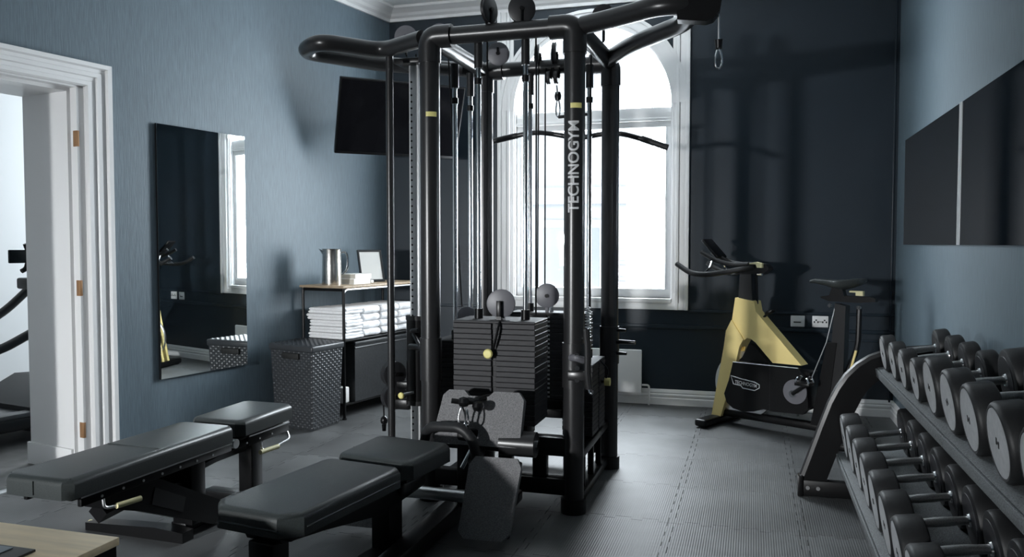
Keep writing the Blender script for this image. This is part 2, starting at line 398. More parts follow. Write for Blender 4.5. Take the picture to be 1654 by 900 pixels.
sf.span((WX - WR + 0.012, YG - 0.03, WZ0), (WX + WR - 0.012, YG + 0.03, WZ0 + 0.075), 0.005).span((WX - WR + 0.012, YG - 0.03, 2.24), (WX + WR - 0.012, YG + 0.03, 2.295), 0.005)
for x in (WX - WR + 0.035, WX + WR - 0.035): sf.span((x - 0.024, YG - 0.03, WZ0 + 0.07), (x + 0.024, YG + 0.03, 2.25), 0.005)
sf.build('sash_frame', 'white', wn)
MB().span((WX - WR + 0.055, YG - 0.003, WZ0 + 0.07), (WX + WR - 0.055, YG + 0.003, 2.25)).build('pane', 'glass', wn)
fp = [(WX + (WR - 0.012) * math.cos(PI * k / N), WZS + (WR - 0.012) * math.sin(PI * k / N)) for k in range(N + 1)]
fp = [(WX + WR - 0.012, 2.395)] + fp + [(WX - WR + 0.012, 2.395)]
MB().prism(fp, -0.003, 0.003, X=axes((0, YG, 0), (1, 0, 0), (0, 0, 1), (0, -1, 0))).build('pane', 'glass', wn)

# building across the street
bd = thing('neighbouring_building', 'pale rendered building across the street seen through the arched window', 'building', (-4.5, 15.0, -4.0))
MB().span((-10.0, 15.0, -4.0), (-2.26, 19.0, 6.0)).build('facade', 'facade', bd)
MB().span((-10.0, 14.85, 2.05), (-2.22, 15.02, 2.35)).build('string_course', 'facade', bd)
for k, x in enumerate((-3.29, -5.44)):
    fr_ = MB().span((x - 0.62, 14.93, -0.9), (x + 0.62, 15.0, 1.75)).build('window', 'facade', bd)
    for i in (-1, 1):
        for z0, z1 in ((-0.75, 0.35), (0.5, 1.6)):
            MB().span((x + i * 0.3 - 0.24, 14.915, z0), (x + i * 0.3 + 0.24, 14.93, z1)).build('pane', 'farglass', fr_)
for z in (-0.2, 0.1, 0.4, 0.7, 1.0):
    MB().span((-2.59, 14.96, z), (-2.26, 15.0, z + 0.2)).build('brick_quoin', 'brick', bd)

# ================================================================== FITTINGS ON THE WALLS
t = thing('panel_radiator', 'white flat panel radiator low on back wall under window', 'radiator', (-1.4, YB - 0.06, 0.09))
MB().span((-1.86, YB - 0.11, 0.10), (-0.845, YB - 0.085, 0.45), 0.008).build('front_panel', 'white', t)
MB().span((-1.84, YB - 0.085, 0.12), (-0.865, YB - 0.03, 0.43), 0.006).build('convector', 'white', t)
for x in (-1.68, -1.02): MB().span((x - 0.02, YB - 0.05, 0.2), (x + 0.02, YB, 0.35)).build('wall_bracket', 'white', t)
MB().tube([(-0.85, YB - 0.06, 0.16), (-0.79, YB - 0.06, 0.16), (-0.79, YB - 0.06, 0.0)], 0.008, 10, 0.02).build('pipe', 'white', t)
def wallplate(x0, x1, z0, z1, name, label, double):
    t = thing(name, label, 'switch' if not double else 'socket', ((x0 + x1) / 2, YB, (z0 + z1) / 2))
    MB().span((x0, YB - 0.012, z0), (x1, YB, z1), 0.004).build('faceplate', 'white', t)
    cx, cz = (x0 + x1) / 2, (z0 + z1) / 2
    if not double:
        MB().span((cx - 0.03, YB - 0.0135, cz - 0.012), (cx + 0.024, YB - 0.011, cz - 0.003)).build('slot', 'dark', t)
        MB().span((cx + 0.026, YB - 0.015, cz), (cx + 0.031, YB - 0.011, cz + 0.016)).build('toggle', 'satin', t)
    else:
        for s in (-1, 1):
            c = cx + s * 0.03
            mb = MB().span((c - 0.006, YB - 0.0135, cz + 0.006), (c + 0.006, YB - 0.011, cz + 0.016))
            for q in (-1, 1): mb.span((c + q * 0.013 - 0.005, YB - 0.0135, cz - 0.01), (c + q * 0.013 + 0.005, YB - 0.011, cz + 0.003))
            mb.build('socket_holes', 'dark', t)
        MB().span((cx - 0.01, YB - 0.0135, cz - 0.003), (cx + 0.01, YB - 0.011, cz + 0.001)).build('slot', 'dark', t)
wallplate(0.285, 0.388, 0.662, 0.748, 'light_switch', 'square white switch plate with one dark slot on dark back wall', False)
wallplate(0.442, 0.558, 0.662, 0.749, 'wall_socket', 'white double socket plate with dark holes beside bike seat post', True)

t = thing('wall_mirror', 'tall frameless mirror on blue left wall beside doorway', 'mirror', tuple(LW(-2.1, 0, 0.455)))
MX_ = Matrix.Translation(LW(-2.0955, 0.004)) @ Matrix.Rotation(math.radians(0.38), 4, 'Z') @ Matrix.Translation(-LW(-2.0955, 0)) @ LX
MB().span((-2.456, 0.002, 0.455), (-1.735, 0.014, 2.042), X=MX_).build('backing', 'black', t)
MB().span((-2.456, 0.014, 0.455), (-1.735, 0.020, 2.042), 0.0015, 1, X=MX_).build('mirror_glass', 'mirror', t)
for nm, ya, yb, lb in (('wall_mirror', 4.65, 6.20, 'dark wide mirror on right wall nearest the back corner'), ('wall_mirror', 2.2, 4.605, 'dark wide mirror on right wall above dumbbell rack, nearer the camera')):
    t = thing(nm, lb, 'mirror', (XR, (ya + yb) / 2, 1.294))
    MB().span((XR - 0.008, ya, 1.294), (XR - 0.001, yb, 2.02)).build('backing', 'black', t)
    MB().span((XR - 0.013, ya, 1.294), (XR - 0.008, yb, 2.02)).build('mirror_glass', 'darkmirror', t)
    MB().span((XR - 0.016, yb if yb < 5 else ya - 0.012, 1.294), (XR - 0.001, yb + 0.016 if yb < 5 else ya, 2.02)).build('edge_trim', 'satin', t)

# television in the corner
yw, tl = -0.841, 0.39
nrm = V(math.cos(yw) * math.cos(tl), math.sin(yw) * math.cos(tl), -math.sin(tl)); rt = V(-math.sin(yw), math.cos(yw), 0); up = rt.cross(nrm) * 1.0
if up.z < 0: up = -up
tc = V(-2.649, 5.85, 2.268); TX = axes(tc, rt, up, nrm)
t = thing('television', 'black flat television tilted down in the back left corner', 'television', tuple(tc))
MB().box((0, 0, -0.02), (1.0, 0.586, 0.04), 0.006, X=TX).build('casing', 'black', t)
MB().box((0, 0.005, 0.001), (0.975, 0.55, 0.003), X=TX).build('screen', 'screen', t)
b0 = tc - nrm * 0.04; wp = LW(-0.52, 0.02, 2.3)
MB().box((0, 0, -0.055), (0.34, 0.3, 0.03), 0.004, X=TX).build('mount_plate', 'black', t)
MB().tube([tuple(b0 - nrm * 0.03), tuple((b0 - nrm * 0.1 + wp) / 2 + V(0, 0, 0.02)), tuple(wp)], 0.022, 10).span((-0.62, 0.0, 2.18), (-0.42, 0.02, 2.42), 0.003, X=LX).build('wall_arm', 'black', t)

# ================================================================== THE CABLE MACHINE
FRp, FLp, BRp, BLp = V(-0.82, 3.79, 0), V(-1.56, 3.79, 0), V(-0.79, 4.62, 0), V(-1.55, 4.62, 0)
ZT = 2.33
rig = thing('cable_machine', 'tall black four-post cable machine with weight stacks in the middle of the room', 'gym machine', (-1.18, 4.2, 0))
def Z(p, z): return V(p.x, p.y, z)
for p in (FRp, FLp, BRp, BLp):
    ps = MB().cyl(Z(p, 0.0), Z(p, ZT - 0.06), 0.05, n=28).build('post', 'char', rig)
    MB().cyl(Z(p, 0.0), Z(p, 0.07), 0.062, n=28).build('foot_collar', 'black', ps)
    MB().cyl(Z(p, 0.61), Z(p, 0.825), 0.056, n=28).build('sleeve', 'char', ps)
    if p in (FRp, FLp):
        a = math.atan2(-p.y, -p.x) + 0.15
        mb = MB(); nn = 8; zc = 1.95 if p == FRp else 1.943; hh = 0.012
        vs = [(p.x + 0.0512 * math.cos(a + (k / nn - 0.5) * 1.1), p.y + 0.0512 * math.sin(a + (k / nn - 0.5) * 1.1), zc + h) for h in (-hh, hh) for k in range(nn + 1)]
        mb.add(vs, [(k, k + 1, nn + 2 + k, nn + 1 + k) for k in range(nn)]); mb.build('warning_label', 'label', ps)
# lettering running up the front right post
vs, fs = wtext('TECHNOGYM', 0.068)
L0 = max(v.x for v in vs) - min(v.x for v in vs); k_ = 0.43 / L0
a0 = math.atan2(-FRp.y, -FRp.x) - 0.05
mb = MB(); mb.add([(FRp.x + 0.0518 * math.cos(a0 - v.y * 1.05 / 0.05), FRp.y + 0.0518 * math.sin(a0 - v.y * 1.05 / 0.05), 1.665 + v.x * k_) for v in vs], fs)
mb.build('post_lettering', 'print', rig)
# crossbars and their corner caps
def xbar(a, b, inset, r=0.043):
    d = (b - a).normalized(); MB().cyl(Z(a + d * inset, ZT), Z(b - d * inset, ZT), r, n=24).build('crossbar', 'char', rig)
for a, b in ((FLp, FRp), (BLp, BRp), (FLp, BLp), (FRp, BRp)): xbar(a, b, 0.05)
for p, q in ((FLp, FRp), (FRp, FLp), (BLp, BRp), (BRp, BLp)):
    d = (q - p).normalized()
    MB().tube([Z(p, ZT - 0.13), Z(p, ZT), Z(p + d * 0.12, ZT)], 0.0565, 24, 0.05, 6).build('corner_cap', 'char', rig)
# pull-up handle loops
MB().tube([Z(FRp + V(0.04, 0, 0), ZT), (-0.60, 3.695, ZT), (-0.40, 3.575, ZT), (-0.26, 3.60, ZT), (-0.31, 3.88, ZT), (-0.60, 4.20, ZT), Z(BRp + V(0, -0.1, 0), ZT)], 0.043, 20, 0.11, 8).build('pull_up_handle', 'char', rig)
MB().tube([Z(FLp + V(-0.04, 0.01, 0), ZT), (-1.907, 3.978, ZT), (-2.13, 3.70, ZT), (-2.33, 3.87, ZT), (-2.06, 4.27, ZT), Z(BLp + V(-0.04, -0.04, 0), ZT)], 0.042, 20, 0.10, 8).build('pull_up_handle', 'char', rig)
MB().cyl((-1.93, 4.36, ZT), (-1.64, 4.48, ZT - 0.02), 0.03, n=16).build('brace', 'char', rig)

# weight stacks
def stack(cx, cy, z0, n, wid, dep, along_x, rods, pulley_r, dark, top_z):
    """wid along the rods' line; plates shared"""
    ax = V(1, 0, 0) if along_x else V(0, 1, 0); bx = V(0, 1, 0) if along_x else V(1, 0, 0)
    X = axes((cx, cy, 0), ax, bx, V(0, 0, 1)); h = 0.0258
    core = MB().cyl((0, 0, z0 - 0.03), (0, 0, z0 + n * h + 0.05), 0.012, n=12, X=X)
    st_ = core.build('weight_stack', 'satin', rig)
    pm = MB(); g = 0.022; e = 0.0246
    for s in (-1, 1): pm.box((s * (wid / 4 + g / 4), 0, e / 2), (wid / 2 - g / 2, dep, e), 0.0022, 1)
    pm.box((0, 0.004, e / 2), (g + 0.01, dep - 0.02, e))
    me = pm.mesh('weight_plate', 'plate')
    for i in range(n):
        o = bpy.data.objects.new('weight_plate', me); COL.objects.link(o); o.parent = st_
        o.location = V(cx + random.uniform(-.0012, .0012), cy + random.uniform(-.001, .001), z0 + i * h) - OFF[rig.name]
        o.rotation_euler = (0, 0, (0 if along_x else PI / 2) + random.uniform(-.003, .003))
    nm = MB()
    fd = -dep / 2
    for i in range(n): nm.box((0, fd * 0.86 if along_x else -fd * 0.0 + fd * 0.86, z0 + i * h + 0.011), (0.013, 0.004, 0.011), X=X)
    nm.build('number_strip', 'print', st_)['kind'] = 'stuff'
    MB().box((0, 0, z0 + n * h + 0.006), (wid, dep, 0.012), 0.003, 1, X=X).build('top_plate', 'plate', st_)
    for r in rods:
        p = X @ V(r, 0, 0)
        rd = MB().cyl((p.x, p.y, z0 - 0.12), (p.x, p.y, top_z), 0.0125, n=14).build('guide_rod', 'chrome', rig)
        MB().cyl((p.x, p.y, top_z - 0.12), (p.x, p.y, top_z + 0.005), 0.021, n=16).build('rod_bush', 'char', rd)
        MB().cyl((p.x, p.y, top_z - 0.20), (p.x, p.y, top_z - 0.17), 0.018, n=14).build('rod_stop', 'black', rd)
        MB().cyl((p.x, p.y, z0 + n * h + 0.01), (p.x, p.y, z0 + n * h + 0.06), 0.022, n=14).build('rod_bearing', 'black', rd)
    return st_, z0 + n * h + 0.012, X
def pulley(c, axis, r, m='pulley', w=0.024, parent=None, name='pulley'):
    axis = Vector(axis).normalized(); c = Vector(c)
    a = Vector((0, 0, 1)); x = a.cross(axis).normalized(); X = axes(c, x, axis.cross(x), axis)
    pl = MB().lathe([(0.001, -w / 2), (r * .9, -w / 2), (r, -w / 2 + 0.003), (r * 0.94, -0.002), (r * 0.94, 0.002), (r, w / 2 - 0.003), (r * .9, w / 2), (0.001, w / 2)], 30, X=X).build(name, m, parent or rig)
    MB().cyl(c - axis * (w * 0.9), c + axis * (w * 0.9), r * 0.16, n=12).build('axle', 'black', pl)
    return pl
def bracket(c, axis, r, z1, w=0.02):
    c = Vector(c); axis = Vector(axis).normalized()
    return MB().tube([c - axis * 0.018 + V(0, 0, 0.01), c - axis * 0.018 + V(0, 0, z1 - c.z)], w / 2, 8)
# front stack
sF, zF, XF = stack(-1.197, 3.825, 0.425, 19, 0.415, 0.25, True, (-0.118, 0.125), 0.07, False, ZT - 0.04)
pulley((-1.19, 3.80, 1.005), (0.12, -1, 0), 0.071)
MB().span((-1.205, 3.765, zF), (-1.18, 3.775, 1.02), 0.004).span((-1.205, 3.825, zF), (-1.18, 3.835, 1.02), 0.004).span((-1.205, 3.765, zF), (-1.18, 3.835, zF + 0.015)).build('pulley_bracket', 'black', rig)
pin = MB().cyl((-1.197, 3.72, 0.77), (-1.197, 3.675, 0.77), 0.007, n=10).build('selector_pin', 'black', rig)
MB().lathe([(0.001, 0), (0.017, 0), (0.0235, 0.008), (0.0235, 0.018), (0.018, 0.025), (0.001, 0.026)], 20, X=axes((-1.215, 3.678, 0.772), (1, 0, 0), (0, 0, 1), (0.1, -1, 0))).build('pin_knob', 'label', pin)
MB().tube([(-1.2, 3.69, 0.775), (-1.18, 3.672, 0.83), (-1.165, 3.675, 0.90), (-1.165, 3.70, zF)], 0.006, 8, 0.03).build('pin_lanyard', 'black', pin)
# left, right and back stacks
sL, zL, XL = stack(-1.50, 4.10, 0.45, 13, 0.36, 0.20, False, (-0.115, 0.125), 0.06, True, ZT - 0.10)
pulley((-1.49, 4.12, 0.90), (0.7, -0.7, 0), 0.06)
sR, zR, XRr = stack(-0.865, 4.27, 0.30, 14, 0.36, 0.16, False, (-0.12, 0.11), 0.06, True, ZT - 0.06)
sB, zB, XBb = stack(-1.13, 4.60, 0.40, 19, 0.46, 0.16, True, (-0.13, 0.125), 0.07, True, ZT - 0.04)
pulley((-1.14, 4.53, 1.0), (0.12, -1, 0), 0.07)
MB().span((-1.15, 4.525, zB), (-1.13, 4.54, 1.01), 0.003).build('pulley_bracket', 'pulley', rig)
pn = MB().cyl((-0.79, 4.33, 0.55), (-0.74, 4.33, 0.55), 0.007, n=10).build('selector_pin', 'black', rig)
MB().cyl((-0.765, 4.33, 0.55), (-0.735, 4.33, 0.55), 0.022, n=18).build('pin_knob', 'label', pn)
MB().tube([(-0.76, 4.33, 0.56), (-0.74, 4.31, 0.62), (-0.78, 4.27, zR)], 0.005, 8, 0.03).build('pin_lanyard', 'black', pn)
# pulleys on the top frame
for c, ax, r, m in (((-1.081, 3.79, 2.43), (0.25, -1, 0), 0.066, 'darkpulley'), ((-1.247, 3.79, 2.44), (1, -0.25, 0), 0.066, 'darkpulley'),
                    ((-1.87, 4.2, 2.452), (0.3, -1, 0), 0.064, 'pulley'), ((-1.668, 4.2, 2.452), (0.3, -1, 0), 0.06, 'pulley'), ((-0.757, 4.2, 2.478), (0.3, -1, 0), 0.062, 'darkpulley'),
                    ((-1.215, 4.60, 2.40), (1, 0.1, 0), 0.062, 'darkpulley'), ((-1.115, 4.60, 2.40), (1, 0.1, 0), 0.068, 'darkpulley'),
                    ((-1.145, 4.585, 2.262), (1, 0, 0), 0.04, 'darkpulley'), ((-1.10, 4.585, 2.262), (1, 0, 0), 0.04, 'darkpulley'), ((-1.30, 4.1, 2.30), (0.2, -1, 0), 0.06, 'pulley')):
    p = pulley(c, ax, r, m)
    a = Vector(ax).normalized(); c = Vector(c)
    mb = MB()
    for s in (-1, 1): mb.tube([c + a * s * 0.017, c + a * s * 0.017 + V(0, 0, (ZT + 0.02 - c.z) if c.z > ZT else (ZT - c.z))], 0.006, 8)
    mb.build('pulley_fork', 'black', rig)
# cables
def cable(pts, r=0.0045): MB().tube(pts, r, 8, 0.0).build('steel_cable', 'black', rig)
cable([(-1.26, 3.80, 2.36), (-1.262, 3.80, 1.0)]); cable([(-1.015, 3.80, 2.38), (-1.015, 3.815, 2.1), (-1.02, 3.83, 0.95)])
cable([(-1.16, 4.56, 2.3), (-1.155, 4.54, 1.05)]); cable([(-1.205, 4.58, 2.36), (-1.205, 4.56, 1.0)]); cable([(-1.275, 4.585, 2.36), (-1.275, 4.585, 0.92)])
cable([(-0.83, 4.24, 2.35), (-0.835, 4.26, 0.7)]); cable([(-1.62, 4.2, 2.36), (-1.52, 4.14, 0.93)]); cable([(-1.82, 4.22, 2.36), (-1.825, 4.24, 2.0)])
# overhead pulley housing with the hanging cable
X_ = axes((-0.225, 3.60, 2.315), (1, 0.06, 0), (0, 0, 1), (0.06, -1, 0))
hp = [(-0.10, -0.055), (0.02, -0.068), (0.05, -0.06), (0.075, -0.03), (0.085, 0.03), (0.075, 0.09), (0.03, 0.125), (-0.05, 0.125), (-0.11, 0.07)]
MB().prism(hp, -0.035, 0.035, X=X_).build('pulley_housing', 'black', rig)
MB().tube([(-0.16, 3.60, 2.30), (-0.152, 3.60, 2.27), (-0.151, 3.60, 2.165)], 0.004, 8).build('steel_cable', 'satin', rig)
MB().cyl((-0.151, 3.6, 2.172), (-0.151, 3.6, 2.135), 0.018, 0.014, n=14).build('cable_stop', 'black', rig)
def carabiner(c, h, w, ax, parent, r=0.0045, m='chrome'):
    c = Vector(c); ax = Vector(ax).normalized(); pts = []
    for k in range(16):
        t_ = 2 * PI * k / 16; ww = w * (0.75 + 0.25 * -math.sin(t_))
        pts.append(c + ax * (math.cos(t_) * ww / 2) + V(0, 0, math.sin(t_) * h / 2))
    return MB().tube(pts, r, 8, closed=True).build('carabiner', m, parent)
carabiner((-0.151, 3.6, 2.092), 0.085, 0.036, (1, 0.2, 0), rig)

# adjustable column on the left
MB().cyl((-1.86, 3.96, 0.0), (-1.86, 3.96, ZT - 0.03), 0.02, n=18).build('side_pole', 'char', rig)
pc = MB().span((-1.838, 4.16, 0.0), (-1.778, 4.25, 2.29), 0.006).build('perforated_column', 'silver', rig)
hl = MB()
z = 0.25
while z < 2.2:
    hl.cyl((-1.822, 4.1595, z), (-1.822, 4.162, z), 0.0058, n=10); z += 0.036
hl.build('pin_holes', 'dark', pc)['kind'] = 'stuff'
hb = MB().span((-1.90, 4.10, 2.285), (-1.74, 4.30, 2.315), 0.005).build('column_head', 'black', rig)
cr = MB().cyl((-1.808, 4.205, 0.40), (-1.808, 4.205, 0.89), 0.066, n=22).build('carriage', 'black', rig)
for z in (0.405, 0.885): MB().cyl((-1.808, 4.205, z - 0.012), (-1.808, 4.205, z + 0.012), 0.07, n=22).build('carriage_ring', 'char', cr)
MB().tube([(-1.808, 4.14, 0.47), (-1.86, 4.11, 0.46)], 0.008, 8).build('pin_shaft', 'satin', cr)
MB().lathe([(0.001, 0), (0.014, 0), (0.018, 0.006), (0.018, 0.016), (0.012, 0.022), (0.001, 0.023)], 18, X=axes((-1.865, 4.105, 0.457), (1, 0, 0), (0, 0, 1), (0.1, -1, 0))).build('pin_knob', 'label', cr)
for z, r in ((0.56, 0.072), (0.43, 0.072)):
    pulley((-1.955, 4.19, z), (0.8, -0.6, 0), r, 'darkpulley', 0.05)
MB().span((-1.96, 4.17, 0.36), (-1.85, 4.24, 0.42), 0.008).span((-1.95, 4.18, 0.48), (-1.85, 4.23, 0.52), 0.008).build('pulley_carrier', 'black', rig)
MB().tube([(-2.025, 4.20, 0.43), (-2.02, 4.2, 0.30)], 0.0045, 8).build('steel_cable', 'black', rig)
MB().lathe([(0.001, -0.02), (0.018, -0.016), (0.022, 0), (0.018, 0.016), (0.006, 0.028), (0.001, 0.03)], 16, X=Matrix.Translation((-2.02, 4.2, 0.285))).build('cable_stop', 'black', rig)
MB().cyl((-2.02, 4.2, 0.265), (-2.02, 4.2, 0.225), 0.014, 0.011, n=12).build('cable_end', 'black', rig)
lv = MB().tube([(-1.57, 3.79, 0.735), (-1.70, 3.99, 0.745), (-1.80, 4.08, 0.735)], 0.017, 10, 0.04)
lv.build('lever_arm', 'black', rig); MB().tube([(-1.58, 3.80, 0.70), (-1.80, 4.12, 0.80)], 0.010, 8).build('lever_arm', 'black', rig)
MB().tube([(-1.70, 3.96, 0.84), (-1.76, 4.0, 0.83), (-1.79, 4.1, 0.82)], 0.012, 8, 0.03).build('lever_arm', 'black', rig)

# fittings on the right hand posts
for z, l, r in ((0.738, 0.11, 0.014), (0.806, 0.055, 0.011), (0.672, 0.06, 0.011)):
    MB().cyl((-0.745, 4.60, z), (-0.745 + l, 4.585, z), r, r * 0.75, n=12).build('storage_peg', 'black', rig)
MB().tube([(-0.82, 3.735, 0.76), (-0.79, 3.70, 0.765), (-0.76, 3.73, 0.75)], 0.017, 10, 0.02).build('latch_block', 'pulley', rig)
MB().span((-0.835, 3.70, 0.655), (-0.745, 3.745, 0.70), 0.008, X=None).build('latch_block', 'char', rig)
MB().tube([(-0.745, 3.72, 0.90), (-0.735, 3.71, 0.80), (-0.735, 3.70, 0.69), (-0.725, 3.70, 0.62)], 0.016, 10, 0.05).build('latch_lever', 'char', rig)
for z in (0.775, 0.715, 0.66): MB().cyl((-0.79, 3.735, z), (-0.785, 3.70, z), 0.012, n=12).build('bolt', 'chrome', rig)
MB().tube([(-0.73, 3.70, 0.63), (-0.725, 3.695, 0.60), (-0.712, 3.695, 0.598), (-0.708, 3.695, 0.615)], 0.004, 8, 0.01).build('hook', 'chrome', rig)
carabiner((-0.752, 3.78, 0.86), 0.07, 0.035, (0.6, 0.8, 0), rig, 0.004)
sp = []
for k in range(120): sp.append((-0.765 + 0.013 * math.cos(k * 0.7), 3.86 + 0.013 * math.sin(k * 0.7), 0.80 + k * 0.0016))
MB().tube(sp, 0.003, 6).build('spring', 'satin', rig)

# base frame
def bar(a, b, m='black', bev=0.006): MB().span(a, b, bev).build('base_beam', m, rig)
bar((-1.56, 3.755, 0.085), (-0.82, 3.825, 0.165)); bar((-1.56, 3.755, 0.275), (-0.82, 3.825, 0.365))
bar((-1.56, 4.585, 0.085), (-0.79, 4.655, 0.165)); bar((-1.56, 4.585, 0.275), (-0.79, 4.655, 0.345))
bar((-0.845, 3.84, 0.03), (-0.785, 4.58, 0.075)); bar((-0.845, 3.84, 0.245), (-0.785, 4.58, 0.285)); bar((-1.59, 3.84, 0.03), (-1.53, 4.58, 0.075)); bar((-1.59, 3.84, 0.3), (-1.53, 4.58, 0.34))
for y in (3.98, 4.20, 4.42): MB().span((-0.83, y - 0.012, 0.07), (-0.80, y + 0.012, 0.25), 0.003).build('base_slat', 'black', rig)
for x in (-1.16, -0.985): MB().span((x - 0.035, 3.765, 0.16), (x + 0.035, 3.815, 0.28), 0.004).build('base_upright', 'black', rig)
MB().span((-1.16, 3.75, 0.355), (-1.04, 3.90, 0.43), 0.01).build('stack_support', 'black', rig)
MB().span((-1.16, 4.5, 0.34), (-1.04, 4.66, 0.40), 0.01).build('stack_support', 'black', rig)
MB().span((-1.56, 4.02, 0.33), (-1.44, 4.18, 0.45), 0.01).build('stack_support', 'black', rig)
MB().span((-0.90, 4.2, 0.26), (-0.83, 4.34, 0.30), 0.01).build('stack_support', 'black', rig)
MB().span((-1.0, 4.50, 0.16), (-0.94, 4.55, 0.72), 0.004).build('base_upright', 'black', rig)

# low-row station in front: beam, foot plates, pad, roller, grip
MB().span((-1.37, 2.75, 0.02), (-1.28, 3.78, 0.10), 0.01).build('station_beam', 'black', rig)
MB().cyl((-1.50, 3.30, 0.19), (-0.98, 3.30, 0.19), 0.028, n=18).build('foot_axle', 'satin', rig)
for x, lean in ((-1.085, 0.0), (-1.68, 0.0)):
    Xp = axes((x, 3.215, 0.035), (0.99, 0.03, 0.0), (0.055, 0.40, 0.9), None)
    fpo = MB().prism([(-0.085, 0), (0.085, 0), (0.112, 0.03), (0.118, 0.31), (0.095, 0.35), (-0.095, 0.35), (-0.118, 0.31), (-0.112, 0.03)], 0.0, 0.03, X=Xp).build('foot_plate', 'pad', rig)
    MB().box((0, 0.18, -0.015), (0.215, 0.33, 0.03), 0.008, X=Xp).build('plate_backing', 'black', fpo)
    MB().box((0.0, 0.12, -0.06), (0.06, 0.12, 0.08), 0.008, X=Xp).build('plate_hinge', 'black', fpo)
Xp = axes((-1.205, 3.50, 0.365), (1, 0.03, 0), (0.02, 0.28, 0.95), None)
MB().prism([(-0.20, 0), (0.19, 0), (0.205, 0.03), (0.205, 0.215), (0.18, 0.25), (0.06, 0.25), (0.035, 0.225), (-0.06, 0.225), (-0.085, 0.25), (-0.16, 0.25), (-0.185, 0.225), (-0.215, 0.03)], 0.0, 0.045, X=Xp).build('shin_pad', 'pad', rig)
MB().box((0, 0.12, -0.02), (0.3, 0.2, 0.04), 0.008, X=Xp).build('pad_backing', 'black', rig)
MB().cyl((-1.10, 3.52, 0.385), (-0.935, 3.52, 0.385), 0.058, n=24).build('roller', 'char', rig)
MB().cyl((-1.12, 3.52, 0.385), (-0.925, 3.52, 0.385), 0.02, n=16).build('roller_axle', 'chrome', rig)
MB().span((-1.30, 3.46, 0.08), (-1.20, 3.56, 0.45), 0.01).build('station_upright', 'black', rig)
MB().span((-1.12, 3.45, 0.10), (-1.02, 3.60, 0.15), 0.01).build('station_bracket', 'black', rig)
MB().tube([(-1.465, 3.47, 0.36), (-1.44, 3.44, 0.435), (-1.40, 3.42, 0.462), (-1.25, 3.38, 0.475), (-1.195, 3.38, 0.43), (-1.18, 3.40, 0.33), (-1.22, 3.46, 0.30)], 0.0235, 14, 0.05).build('grip_handle', 'rubber', rig)
MB().cyl((-1.25, 3.40, 0.285), (-1.20, 3.44, 0.40), 0.012, n=12).build('grip_bracket', 'chrome', rig)
MB().tube([(-1.16, 3.76, 0.56), (-1.18, 3.52, 0.59), (-1.22, 3.42, 0.58), (-1.30, 3.40, 0.59)], 0.012, 10, 0.04).build('low_cable', 'black', rig)
for x, y, z in ((-1.245, 3.41, 0.585), (-1.185, 3.43, 0.565)):
    MB().lathe([(0.001, -0.024), (0.02, -0.018), (0.027, 0), (0.02, 0.018), (0.001, 0.024)], 16, X=Matrix.Translation((x, y, z))).build('cable_stop', 'black', rig)
carabiner((-1.25, 3.40, 0.52), 0.085, 0.04, (0.9, 0.3, 0), rig); carabiner((-1.225, 3.395, 0.515), 0.08, 0.036, (0.7, -0.6, 0), rig)

# lat bar hanging at the back of the machine
lb = thing('lat_pulldown_bar', 'long bent grey pulldown bar hanging in front of the window', 'pulldown bar', (-1.02, 4.85, 1.95))
pts = [(-1.568, 4.85, 1.944), (-1.40, 4.85, 1.975), (-1.29, 4.85, 1.988), (-1.19, 4.85, 1.975), (-1.06, 4.85, 1.946), (-0.985, 4.85, 1.946), (-0.86, 4.85, 1.965), (-0.76, 4.85, 1.96), (-0.62, 4.85, 1.917), (-0.494, 4.85, 1.869)]
gb = MB().tube(pts, 0.0155, 14, 0.06, 5).build('bar', 'char', lb)
for a, b in ((0, 1), (9, 8)):
    p, q = Vector(pts[a]), Vector(pts[b]); d = (q - p).normalized()
    MB().cyl(p - d * 0.006, p + d * 0.16, 0.0185, n=14).build('rubber_grip', 'rubber', lb)
MB().span((-1.035, 4.843, 1.946), (-1.01, 4.857, 2.08), 0.004).build('hanger_plate', 'char', lb)
MB().tube([(-1.15, 4.85, 2.075), (-0.95, 4.85, 2.085)], 0.010, 10).build('swivel_bar', 'char', lb)
carabiner((-1.152, 4.845, 2.13), 0.11, 0.032, (1, 0, 0), lb)
MB().tube([(-1.152, 4.845, 2.18), (-1.15, 4.80, 2.26), (-1.135, 4.62, 2.26)], 0.005, 8).build('hanger_cable', 'satin', lb)
MB().lathe([(0.001, -0.03), (0.016, -0.025), (0.022, 0), (0.016, 0.025), (0.001, 0.03)], 14, X=Matrix.Translation((-1.152, 4.843, 2.20))).build('cable_stop', 'black', lb)

